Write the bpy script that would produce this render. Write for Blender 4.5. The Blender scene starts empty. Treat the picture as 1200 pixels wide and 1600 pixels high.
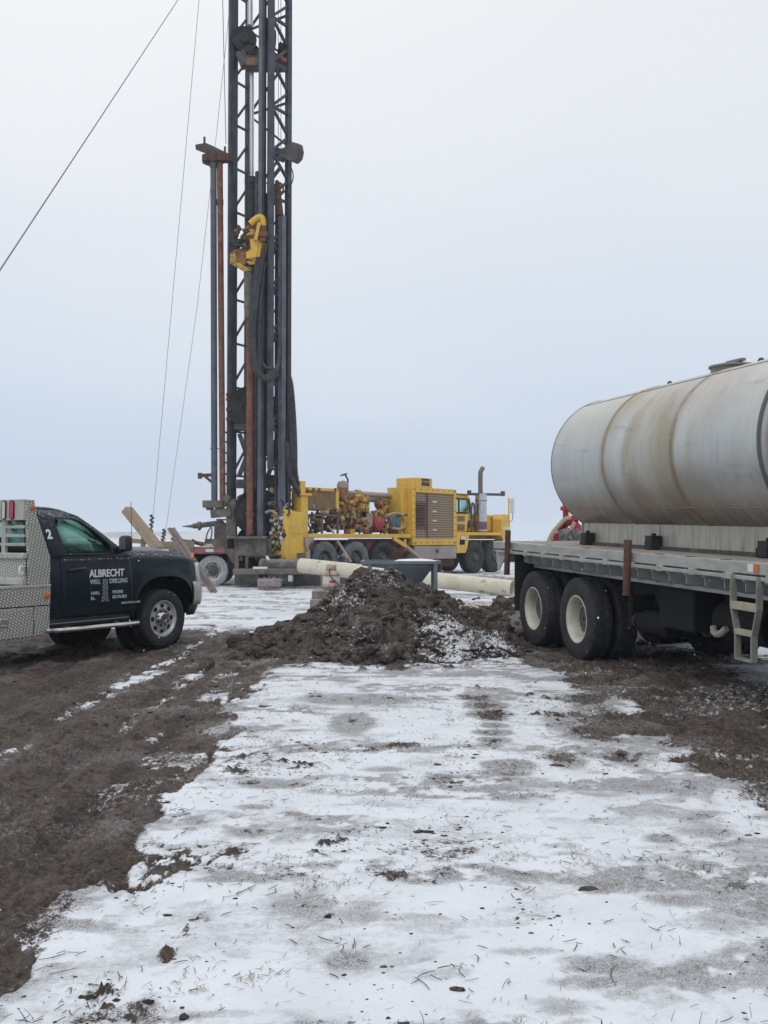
import bpy, math, random
import numpy as np
from mathutils import Vector, Matrix
R = math.radians
# ---------------------------------------------------------------- camera, world, sun, exposure
scene = bpy.context.scene
COL = scene.collection
CAMZ = 1.52
PITCH = math.atan(39/1500)
cam_data = bpy.data.cameras.new('camera'); cam = bpy.data.objects.new('camera', cam_data); COL.objects.link(cam)
cam.location = (0, 0, CAMZ); cam.rotation_euler = (math.pi/2+PITCH, 0, 0)
cam_data.sensor_fit = 'VERTICAL'; cam_data.sensor_height = 36; cam_data.lens = 33.75
cam_data.clip_start = .05; cam_data.clip_end = 9000
scene.camera = cam
w = bpy.data.worlds.new('World'); scene.world = w; w.use_nodes = True
nt = w.node_tree; nt.nodes.clear()
def wn(t, **k):
    n = nt.nodes.new(t)
    for a, b in k.items(): setattr(n, a, b)
    return n
out = wn('ShaderNodeOutputWorld'); mixs = wn('ShaderNodeMixShader'); b1 = wn('ShaderNodeBackground'); b2 = wn('ShaderNodeBackground')
sky = wn('ShaderNodeTexSky', sky_type='NISHITA', sun_disc=False, sun_elevation=R(48), sun_rotation=R(-20), dust_density=4.0)
nt.links.new(sky.outputs[0], b1.inputs[0]); b1.inputs[1].default_value = .09
tc = wn('ShaderNodeTexCoord'); sep = wn('ShaderNodeSeparateXYZ'); nt.links.new(tc.outputs['Generated'], sep.inputs[0])
nz = wn('ShaderNodeTexNoise'); nz.inputs['Scale'].default_value = 1.6; nz.inputs['Detail'].default_value = 3; nz.inputs['Roughness'].default_value = .5
mp = wn('ShaderNodeMapping'); mp.inputs['Scale'].default_value = (1, 1, 3.2); nt.links.new(tc.outputs['Generated'], mp.inputs[0]); nt.links.new(mp.outputs[0], nz.inputs['Vector'])
ma = wn('ShaderNodeMath', operation='MULTIPLY_ADD'); nt.links.new(nz.outputs[0], ma.inputs[0]); ma.inputs[1].default_value = .26; ma.inputs[2].default_value = -.13
ad = wn('ShaderNodeMath', operation='ADD'); nt.links.new(sep.outputs[2], ad.inputs[0]); nt.links.new(ma.outputs[0], ad.inputs[1])
cr = wn('ShaderNodeValToRGB'); nt.links.new(ad.outputs[0], cr.inputs[0])
el = cr.color_ramp.elements
el[0].position = 0.0; el[0].color = (.58, .66, .79, 1)
el[1].position = 1.0; el[1].color = (1.0, 1.0, 1.0, 1)
for p, c in ((.09, (.57, .675, .83, 1)), (.20, (.68, .755, .87, 1)), (.38, (.82, .86, .90, 1)), (.6, (.90, .92, .93, 1))):
    e = el.new(p); e.color = c
nt.links.new(cr.outputs[0], b2.inputs[0]); b2.inputs[1].default_value = 1.0
mixs.inputs[0].default_value = .93
nt.links.new(b1.outputs[0], mixs.inputs[1]); nt.links.new(b2.outputs[0], mixs.inputs[2]); nt.links.new(mixs.outputs[0], out.inputs[0])
sd = bpy.data.lights.new('sun', 'SUN'); sd.energy = .6; sd.angle = R(25); sd.color = (1, .97, .93)
sun = bpy.data.objects.new('sun', sd); COL.objects.link(sun); sun.rotation_euler = (R(42), 0, R(-20)); sun.location = (0, 0, 40)
scene.view_settings.view_transform = 'Standard'; scene.view_settings.look = 'None'; scene.view_settings.exposure = 0
scene.cycles.max_bounces = 7; scene.cycles.volume_bounces = 4; scene.cycles.transparent_max_bounces = 12

# ---------------------------------------------------------------- materials
def mat(name, col, rough=.7, metal=0., col2=None, nscale=4., lo=.4, hi=.65, dirt=None, dscale=1.5, dlo=.5, dhi=.7, bump=0., bscale=40., snow=0., stretch=(1, 1, 1), spec=.5, coat=0.):
    m = bpy.data.materials.new(name); m.use_nodes = True; t = m.node_tree; b = t.nodes['Principled BSDF']; L = t.links.new
    b.inputs['Roughness'].default_value = rough; b.inputs['Metallic'].default_value = metal
    b.inputs['Specular IOR Level'].default_value = spec
    if coat: b.inputs['Coat Weight'].default_value = coat; b.inputs['Coat Roughness'].default_value = .15
    c4 = lambda c: (c[0], c[1], c[2], 1)
    tc = t.nodes.new('ShaderNodeTexCoord'); mp = t.nodes.new('ShaderNodeMapping'); mp.inputs['Scale'].default_value = stretch; L(tc.outputs['Object'], mp.inputs[0])
    def noise(scale, det=5, ro=.6):
        n = t.nodes.new('ShaderNodeTexNoise'); n.inputs['Scale'].default_value = scale; n.inputs['Detail'].default_value = det; n.inputs['Roughness'].default_value = ro
        L(mp.outputs[0], n.inputs['Vector']); return n.outputs[0]
    def rng(o, a, bb):
        r = t.nodes.new('ShaderNodeMapRange'); r.interpolation_type = 'SMOOTHSTEP'; r.inputs[1].default_value = a; r.inputs[2].default_value = bb; L(o, r.inputs[0]); return r.outputs[0]
    def mix(f, a, bb):
        x = t.nodes.new('ShaderNodeMix'); x.data_type = 'RGBA'; L(f, x.inputs[0])
        for v, i in ((a, 6), (bb, 7)):
            if isinstance(v, tuple): x.inputs[i].default_value = v
            else: L(v, x.inputs[i])
        return x.outputs[2]
    cur = c4(col)
    if col2 is not None: cur = mix(rng(noise(nscale), lo, hi), cur, c4(col2))
    if dirt is not None: cur = mix(rng(noise(dscale, 7, .7), dlo, dhi), cur, c4(dirt))
    if snow:
        g = t.nodes.new('ShaderNodeNewGeometry'); s = t.nodes.new('ShaderNodeSeparateXYZ'); L(g.outputs['Normal'], s.inputs[0])
        mu = t.nodes.new('ShaderNodeMath'); mu.operation = 'MULTIPLY'; L(rng(s.outputs[2], .45, .9), mu.inputs[0])
        L(rng(noise(38, 6, .75), .62-.25*snow, .70-.2*snow), mu.inputs[1]); cur = mix(mu.outputs[0], cur, (.78, .81, .86, 1))
    if isinstance(cur, tuple): b.inputs['Base Color'].default_value = cur
    else: L(cur, b.inputs['Base Color'])
    if bump:
        bn = t.nodes.new('ShaderNodeBump'); bn.inputs['Strength'].default_value = bump; bn.inputs['Distance'].default_value = .02
        L(noise(bscale, 4, .6), bn.inputs['Height']); L(bn.outputs[0], b.inputs['Normal'])
    m['_n'] = 1
    return m
MT = {}
MT['navy'] = mat('navy_paint', (.006, .013, .022), .32, col2=(.011, .020, .028), nscale=3, dirt=(.030, .034, .036), dscale=14, dlo=.64, dhi=.82, snow=.26, spec=.2)
MT['black'] = mat('black_plastic', (.015, .016, .018), .6, snow=.15)
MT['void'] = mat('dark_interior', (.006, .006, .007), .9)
MT['rubber'] = mat('black_rubber', (.018, .020, .026), .82, col2=(.035, .034, .034), nscale=9, dirt=(.07, .06, .05), dscale=6, dlo=.56, dhi=.72, bump=.25, bscale=60)
MT['rubber_grey'] = mat('dusty_rubber', (.11, .12, .135), .9, col2=(.19, .20, .21), nscale=6, dirt=(.05, .05, .05), dscale=3, bump=.2)
MT['rubber_white'] = mat('salt_coated_rubber', (.28, .30, .32), .9, col2=(.40, .42, .44), nscale=6, dirt=(.12, .12, .12), dscale=5, dlo=.6)
MT['cream_rim'] = mat('cream_rim_paint', (.56, .56, .48), .5, col2=(.45, .44, .36), nscale=6, dirt=(.22, .18, .13), dscale=5, dlo=.58, dhi=.75)
MT['white_rim'] = mat('white_rim_paint', (.55, .56, .54), .6, col2=(.42, .42, .40), nscale=8, dirt=(.12, .09, .07), dscale=7, dlo=.62, dhi=.72)
MT['alloy'] = mat('silver_wheel', (.56, .57, .58), .4, .45, col2=(.42, .42, .42), nscale=10)
MT['chrome'] = mat('chrome', (.60, .60, .60), .22, .95, dirt=(.30, .28, .26), dscale=9, dlo=.5, dhi=.7)
MT['hub_dark'] = mat('dark_hub', (.05, .055, .065), .7, col2=(.12, .10, .08), nscale=12)
MT['alu'] = mat('aluminium', (.50, .50, .47), .5, .35, col2=(.42, .41, .37), nscale=5, dirt=(.25, .22, .18), dscale=4, dlo=.58, dhi=.75)
MT['alu_rail'] = mat('weathered_aluminium_rail', (.42, .43, .40), .6, .2, col2=(.34, .34, .31), nscale=4, dirt=(.20, .13, .09), dscale=3, dlo=.62, dhi=.75, stretch=(1, 1, 3))
MT['deckwood'] = mat('weathered_deck_boards', (.40, .35, .30), .85, col2=(.26, .22, .19), nscale=4, stretch=(.4, 6, 1), dirt=(.50, .52, .54), dscale=3, dlo=.52, dhi=.64, bump=.3)
MT['under'] = mat('underbody_black', (.012, .013, .016), .8, col2=(.03, .028, .027), nscale=5)
MT['frame_dark'] = mat('greasy_dark_steel', (.05, .052, .058), .7, col2=(.09, .08, .07), nscale=4, dirt=(.15, .12, .10), dscale=3, snow=.2)
MT['mast'] = mat('dark_mast_steel', (.040, .045, .060), .6, .1, col2=(.075, .082, .10), nscale=2.5, dirt=(.085, .065, .05), dscale=3, dlo=.55, dhi=.7)
MT['mast_light'] = mat('blue_grey_mast_steel', (.095, .106, .132), .55, .2, col2=(.145, .155, .18), nscale=2.5, dirt=(.10, .085, .07), dscale=3, dlo=.58)
MT['mast_dark'] = mat('black_mast_steel', (.022, .024, .032), .7, col2=(.05, .045, .045), nscale=4)
MT['mudsteel'] = mat('mud_caked_steel', (.16, .145, .125), .85, col2=(.085, .08, .075), nscale=3, dirt=(.24, .21, .18), dscale=4, bump=.4, bscale=25, snow=.35)
MT['silver_rod'] = mat('polished_rod', (.62, .64, .68), .25, .8)
MT['rust'] = mat('rusty_pipe', (.20, .085, .050), .8, col2=(.13, .06, .04), nscale=5, dirt=(.28, .15, .10), dscale=3, bump=.2)
MT['rust_dark'] = mat('dark_rust', (.085, .042, .033), .85, col2=(.13, .06, .04), nscale=8, bump=.3)
MT['bluepipe'] = mat('blue_grey_pipe', (.085, .10, .13), .6, .2, col2=(.12, .13, .15), nscale=3, dirt=(.15, .10, .07), dscale=5, dlo=.63)
MT['yellow'] = mat('yellow_machine_paint', (.74, .455, .060), .5, col2=(.62, .385, .07), nscale=2, dirt=(.22, .14, .05), dscale=2.4, dlo=.58, dhi=.78, snow=.25)
MT['yellow_dirty'] = mat('dirty_yellow_paint', (.60, .37, .06), .65, col2=(.32, .19, .05), nscale=5, dirt=(.08, .06, .04), dscale=6, dlo=.5, dhi=.62, snow=.25, bump=.3)
MT['orange'] = mat('rusty_orange_paint', (.36, .16, .05), .7, col2=(.22, .10, .05), nscale=5, dirt=(.08, .05, .04), dscale=7)
MT['brown_panel'] = mat('oily_brown_panel', (.22, .125, .045), .6, col2=(.14, .085, .04), nscale=3, dirt=(.30, .19, .07), dscale=2)
MT['engine_grey'] = mat('oily_engine_grey', (.13, .13, .125), .6, .2, col2=(.05, .05, .05), nscale=12, dirt=(.30, .25, .17), dscale=9, snow=.3)
MT['cream_hose'] = mat('cream_hose', (.40, .32, .22), .7, col2=(.35, .28, .2), nscale=8)
MT['purple_frame'] = mat('purple_grey_frame', (.14, .09, .11), .7)
MT['redpaint'] = mat('red_paint', (.42, .018, .035), .5, col2=(.30, .015, .03), nscale=5, snow=.8)
MT['reddrum'] = mat('faded_red_drum', (.36, .045, .045), .6, col2=(.26, .04, .04), nscale=9)
MT['bluedrum'] = mat('blue_grey_reel', (.12, .19, .27), .6)
MT['stepgrey'] = mat('pinkish_grey_steel', (.36, .32, .30), .7, col2=(.28, .25, .235), nscale=2, dirt=(.15, .12, .10), dscale=3, dlo=.62)
MT['whitepipe'] = mat('cream_pvc_pipe', (.62, .59, .47), .55, col2=(.54, .50, .38), nscale=2, dirt=(.20, .16, .10), dscale=2.4, dlo=.60, dhi=.68, snow=.5)
MT['hopper'] = mat('blue_grey_hopper_paint', (.12, .145, .17), .55, col2=(.16, .18, .20), nscale=3, dirt=(.10, .09, .08), dscale=4, dlo=.6, snow=.1)
MT['wood'] = mat('weathered_timber', (.36, .27, .19), .85, col2=(.26, .20, .15), nscale=5, stretch=(1, 5, 5), dirt=(.14, .12, .10), dscale=2, dlo=.55, bump=.3, snow=.25)
MT['wood_grey'] = mat('grey_timber', (.25, .21, .17), .9, col2=(.16, .135, .11), nscale=5, bump=.3, snow=.45)
MT['crate'] = mat('faded_crate', (.30, .25, .25), .85, col2=(.22, .17, .17), nscale=6, snow=.7)
MT['propane_white'] = mat('propane_tank_paint', (.60, .59, .55), .5, col2=(.50, .47, .42), nscale=6, dirt=(.30, .20, .14), dscale=5, dlo=.6)
MT['propane_rust'] = mat('rusty_tank_band', (.36, .24, .17), .7, col2=(.48, .42, .36), nscale=9)
MT['label_red'] = mat('red_label', (.5, .02, .02), .5)
MT['white_mark'] = mat('white_lettering', (.72, .74, .76), .6)
MT['grey_mark'] = mat('grey_lettering', (.42, .45, .47), .6)
MT['dark_mark'] = mat('dark_lettering', (.03, .03, .03), .6)
MT['amber'] = mat('amber_marker', (.60, .14, .03), .3, coat=.5)
MT['redlens'] = mat('red_lens', (.50, .02, .06), .3, coat=.5)
MT['clearlens'] = mat('clear_lens', (.55, .56, .50), .3, coat=.5)
MT['cable'] = mat('steel_cable', (.12, .125, .14), .6, .3)
MT['hose'] = mat('black_hose', (.020, .021, .025), .45, col2=(.05, .05, .054), nscale=6)
MT['coat_blue'] = mat('dark_blue_workwear', (.025, .04, .07), .9, col2=(.05, .08, .12), nscale=6, bump=.3, bscale=20)
MT['skin'] = mat('skin', (.50, .29, .19), .6)
MT['glove'] = mat('tan_glove', (.33, .24, .14), .9)
MT['reflector_white'] = mat('white_reflector', (.60, .60, .60), .5)
MT['reflector_red'] = mat('red_reflector', (.50, .06, .09), .5)
MT['rung'] = mat('worn_yellow_rung', (.40, .38, .27), .7, col2=(.32, .31, .24), nscale=9)
MT['cross'] = mat('brightened_cross_members', (.55, .56, .55), .7, col2=(.42, .43, .42), nscale=4, dirt=(.2, .17, .14), dscale=4, dlo=.62)  # aluminium tone lifted in the colour to offset the shade under the deck
MT['seam'] = mat('brown_weld_seam', (.22, .16, .12), .8, col2=(.32, .28, .22), nscale=7)
MT['hatch'] = mat('dull_hatch_steel', (.27, .26, .23), .6, .3, col2=(.20, .19, .17), nscale=9)
MT['mirror'] = mat('mirror_glass', (.8, .8, .8), .08, 1.)

def glass_mat(name, tint, gl=.12):
    m = bpy.data.materials.new(name); m.use_nodes = True; t = m.node_tree; t.nodes.clear(); L = t.links.new
    o = t.nodes.new('ShaderNodeOutputMaterial'); mx = t.nodes.new('ShaderNodeMixShader'); tr = t.nodes.new('ShaderNodeBsdfTransparent'); g = t.nodes.new('ShaderNodeBsdfGlossy')
    tr.inputs[0].default_value = (*tint, 1); g.inputs['Roughness'].default_value = .08; g.inputs[0].default_value = (.55, .85, .75, 1)
    lw = t.nodes.new('ShaderNodeLayerWeight'); lw.inputs['Blend'].default_value = .5; f = t.nodes.new('ShaderNodeMath'); f.operation = 'POWER'; L(lw.outputs['Facing'], f.inputs[0]); f.inputs[1].default_value = 4.
    n = t.nodes.new('ShaderNodeTexNoise'); n.inputs['Scale'].default_value = 45; tc = t.nodes.new('ShaderNodeTexCoord'); L(tc.outputs['Object'], n.inputs['Vector'])
    r = t.nodes.new('ShaderNodeMapRange'); r.inputs[1].default_value = .62; r.inputs[2].default_value = .72; r.inputs[3].default_value = 0; r.inputs[4].default_value = .35; L(n.outputs[0], r.inputs[0])
    a = t.nodes.new('ShaderNodeMath'); a.operation = 'ADD'; L(f.outputs[0], a.inputs[0]); a.inputs[1].default_value = gl
    L(a.outputs[0], mx.inputs[0]); L(tr.outputs[0], mx.inputs[1]); L(g.outputs[0], mx.inputs[2])
    d = t.nodes.new('ShaderNodeBsdfDiffuse'); d.inputs[0].default_value = (.10, .20, .17, 1); m2 = t.nodes.new('ShaderNodeMixShader')
    L(r.outputs[0], m2.inputs[0]); L(mx.outputs[0], m2.inputs[1]); L(d.outputs[0], m2.inputs[2]); L(m2.outputs[0], o.inputs[0])
    return m
MT['glass'] = glass_mat('green_tinted_glass', (.80, .93, .89), .05)
MT['glass_teal'] = glass_mat('teal_cab_glass', (.74, .94, .93), .10)

def plate_mat():
    m = bpy.data.materials.new('diamond_plate'); m.use_nodes = True; t = m.node_tree; b = t.nodes['Principled BSDF']; L = t.links.new
    b.inputs['Metallic'].default_value = .35; b.inputs['Roughness'].default_value = .45
    tc = t.nodes.new('ShaderNodeTexCoord'); s = t.nodes.new('ShaderNodeSeparateXYZ'); L(tc.outputs['Object'], s.inputs[0])
    def M(op, a, bb=None):
        n = t.nodes.new('ShaderNodeMath'); n.operation = op
        for i, v in enumerate((a, bb)):
            if v is None: continue
            if isinstance(v, (int, float)): n.inputs[i].default_value = v
            else: L(v, n.inputs[i])
        return n.outputs[0]
    u = M('ADD', s.outputs[0], s.outputs[1]); v = s.outputs[2]; k = math.pi/.026
    p = M('SINE', M('MULTIPLY', M('ADD', u, M('MULTIPLY', v, .55)), k)); q = M('SINE', M('MULTIPLY', M('SUBTRACT', v, M('MULTIPLY', u, .2)), k*.8))
    h = M('MULTIPLY', M('MULTIPLY', p, q), 1.0); h2 = M('MAXIMUM', M('SUBTRACT', h, .25), 0.)
    n = t.nodes.new('ShaderNodeTexNoise'); n.inputs['Scale'].default_value = 3; n.inputs['Detail'].default_value = 5; L(tc.outputs['Object'], n.inputs['Vector'])
    mx = t.nodes.new('ShaderNodeMix'); mx.data_type = 'RGBA'; L(n.outputs[0], mx.inputs[0]); mx.inputs[6].default_value = (.27, .27, .245, 1); mx.inputs[7].default_value = (.37, .37, .335, 1)
    m2 = t.nodes.new('ShaderNodeMix'); m2.data_type = 'RGBA'; L(M('MINIMUM', M('MULTIPLY', h2, 1.6), 1.), m2.inputs[0]); L(mx.outputs[2], m2.inputs[6]); m2.inputs[7].default_value = (.82, .82, .78, 1)  # raised diamonds whitened: a highlight put into the colour
    L(m2.outputs[2], b.inputs['Base Color'])
    bn = t.nodes.new('ShaderNodeBump'); bn.inputs['Distance'].default_value = .004; bn.inputs['Strength'].default_value = .9; L(h2, bn.inputs['Height']); L(bn.outputs[0], b.inputs['Normal'])
    return m
MT['plate'] = plate_mat()

def mesh_grille_mat():
    m = bpy.data.materials.new('brown_wire_grille'); m.use_nodes = True; t = m.node_tree; b = t.nodes['Principled BSDF']; L = t.links.new
    b.inputs['Roughness'].default_value = .8
    tc = t.nodes.new('ShaderNodeTexCoord'); s = t.nodes.new('ShaderNodeSeparateXYZ'); L(tc.outputs['Object'], s.inputs[0])
    def line(o, per, wd):
        a = t.nodes.new('ShaderNodeMath'); a.operation = 'FRACT'; d = t.nodes.new('ShaderNodeMath'); d.operation = 'DIVIDE'; L(o, d.inputs[0]); d.inputs[1].default_value = per; L(d.outputs[0], a.inputs[0])
        g = t.nodes.new('ShaderNodeMath'); g.operation = 'LESS_THAN'; L(a.outputs[0], g.inputs[0]); g.inputs[1].default_value = wd; return g.outputs[0]
    mx = t.nodes.new('ShaderNodeMath'); mx.operation = 'MAXIMUM'; L(line(s.outputs[0], .115, .3), mx.inputs[0]); L(line(s.outputs[2], .085, .38), mx.inputs[1])
    n = t.nodes.new('ShaderNodeTexNoise'); n.inputs['Scale'].default_value = 2.2; n.inputs['Detail'].default_value = 4; L(tc.outputs['Object'], n.inputs['Vector'])
    c = t.nodes.new('ShaderNodeMix'); c.data_type = 'RGBA'; L(n.outputs[0], c.inputs[0]); c.inputs[6].default_value = (.075, .055, .048, 1); c.inputs[7].default_value = (.060, .075, .085, 1)
    e = t.nodes.new('ShaderNodeMix'); e.data_type = 'RGBA'; L(mx.outputs[0], e.inputs[0]); L(c.outputs[2], e.inputs[6]); e.inputs[7].default_value = (.36, .26, .17, 1)
    L(e.outputs[2], b.inputs['Base Color']); return m
MT['grille'] = mesh_grille_mat()

def tank_mat():
    # stained stainless shell: x runs along the tank, stains hang round the weld seams
    m = bpy.data.materials.new('stained_stainless_shell'); m.use_nodes = True; t = m.node_tree; b = t.nodes['Principled BSDF']; L = t.links.new
    b.inputs['Metallic'].default_value = .55; b.inputs['Roughness'].default_value = .42
    tc = t.nodes.new('ShaderNodeTexCoord'); s = t.nodes.new('ShaderNodeSeparateXYZ'); L(tc.outputs['Object'], s.inputs[0])
    def noise(sc, st, det=5, ro=.6):
        mp = t.nodes.new('ShaderNodeMapping'); mp.inputs['Scale'].default_value = st; L(tc.outputs['Object'], mp.inputs[0])
        n = t.nodes.new('ShaderNodeTexNoise'); n.inputs['Scale'].default_value = sc; n.inputs['Detail'].default_value = det; n.inputs['Roughness'].default_value = ro; L(mp.outputs[0], n.inputs['Vector']); return n.outputs[0]
    def rng(o, a, bb, c=0, d=1):
        r = t.nodes.new('ShaderNodeMapRange'); r.interpolation_type = 'SMOOTHSTEP'; r.inputs[1].default_value = a; r.inputs[2].default_value = bb; r.inputs[3].default_value = c; r.inputs[4].default_value = d; L(o, r.inputs[0]); return r.outputs[0]
    def mix(f, a, bb):
        x = t.nodes.new('ShaderNodeMix'); x.data_type = 'RGBA'; L(f, x.inputs[0])
        for v, i in ((a, 6), (bb, 7)):
            if isinstance(v, tuple): x.inputs[i].default_value = v
            else: L(v, x.inputs[i])
        return x.outputs[2]
    def mul(a, bb):
        n = t.nodes.new('ShaderNodeMath'); n.operation = 'MULTIPLY'; L(a, n.inputs[0])
        if isinstance(bb, float): n.inputs[1].default_value = bb
        else: L(bb, n.inputs[1])
        return n.outputs[0]
    cur = mix(rng(noise(1.6, (1.2, 1, .5), 3, .5), .35, .65), (.50, .51, .50, 1), (.58, .59, .57, 1))
    cr = t.nodes.new('ShaderNodeValToRGB'); L(rng(s.outputs[0], 0, 6, 0, 1), cr.inputs[0])
    mr = t.nodes.new('ShaderNodeMapRange'); mr.inputs[1].default_value = 0; mr.inputs[2].default_value = 6; L(s.outputs[0], mr.inputs[0])
    t.links.remove(cr.inputs[0].links[0]); L(mr.outputs[0], cr.inputs[0])
    el = cr.color_ramp.elements; el[0].position = 0; el[0].color = (0, 0, 0, 1); el[1].position = 1; el[1].color = (.2, .2, .2, 1)
    for p, v in ((.24, .12), (.265, .85), (.36, .95), (.42, .65), (.48, .95), (.53, .95), (.60, .45), (.68, .1)):
        e = el.new(p); e.color = (v, v, v, 1)
    cur = mix(mul(cr.outputs[0], rng(noise(1.3, (1.4, 1, .5), 3, .5), .30, .62)), cur, (.40, .345, .25, 1))
    low = rng(s.outputs[2], -.25, -.85)  # underside browned in the colour, as if mirroring the dark ground
    for sx_ in (1.57, 3.18, 4.86):
        dd = t.nodes.new('ShaderNodeMath'); dd.operation = 'SUBTRACT'; L(s.outputs[0], dd.inputs[0]); dd.inputs[1].default_value = sx_
        ab = t.nodes.new('ShaderNodeMath'); ab.operation = 'ABSOLUTE'; L(dd.outputs[0], ab.inputs[0])
        cur = mix(mul(rng(ab.outputs[0], .10, .0), rng(noise(3, (1, 1, 1), 5, .7), .3, .6, .2, .8)), cur, (.25, .18, .12, 1))
    cur = mix(mul(low, rng(noise(4, (5, 1, .4)), .2, .75, .45, .95)), cur, (.17, .125, .09, 1))
    cur = mix(mul(rng(noise(9, (3.5, 1, .35), 6, .7), .56, .74), .28), cur, (.32, .29, .24, 1)); cur = mix(mul(rng(noise(40, (1, 1, .8), 4, .7), .62, .72), .5), cur, (.75, .75, .74, 1))
    cur = mix(mul(rng(noise(2.2, (.35, 1, 3), 6, .7), .56, .7), .4), cur, (.22, .22, .22, 1))
    L(cur, b.inputs['Base Color'])
    L(rng(noise(5, (3, 1, .5)), .3, .7, .32, .55), b.inputs['Roughness'])
    bn = t.nodes.new('ShaderNodeBump'); bn.inputs['Distance'].default_value = .03; bn.inputs['Strength'].default_value = .22; L(noise(1.6, (1, 1, 1), 3, .5), bn.inputs['Height']); L(bn.outputs[0], b.inputs['Normal'])
    return m
MT['tank'] = tank_mat()
MT['skirt'] = mat('stained_skirt_steel', (.50, .49, .43), .5, .35, col2=(.40, .37, .30), nscale=5, stretch=(4, 4, .5), dirt=(.30, .24, .15), dscale=3, dlo=.55)

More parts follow.
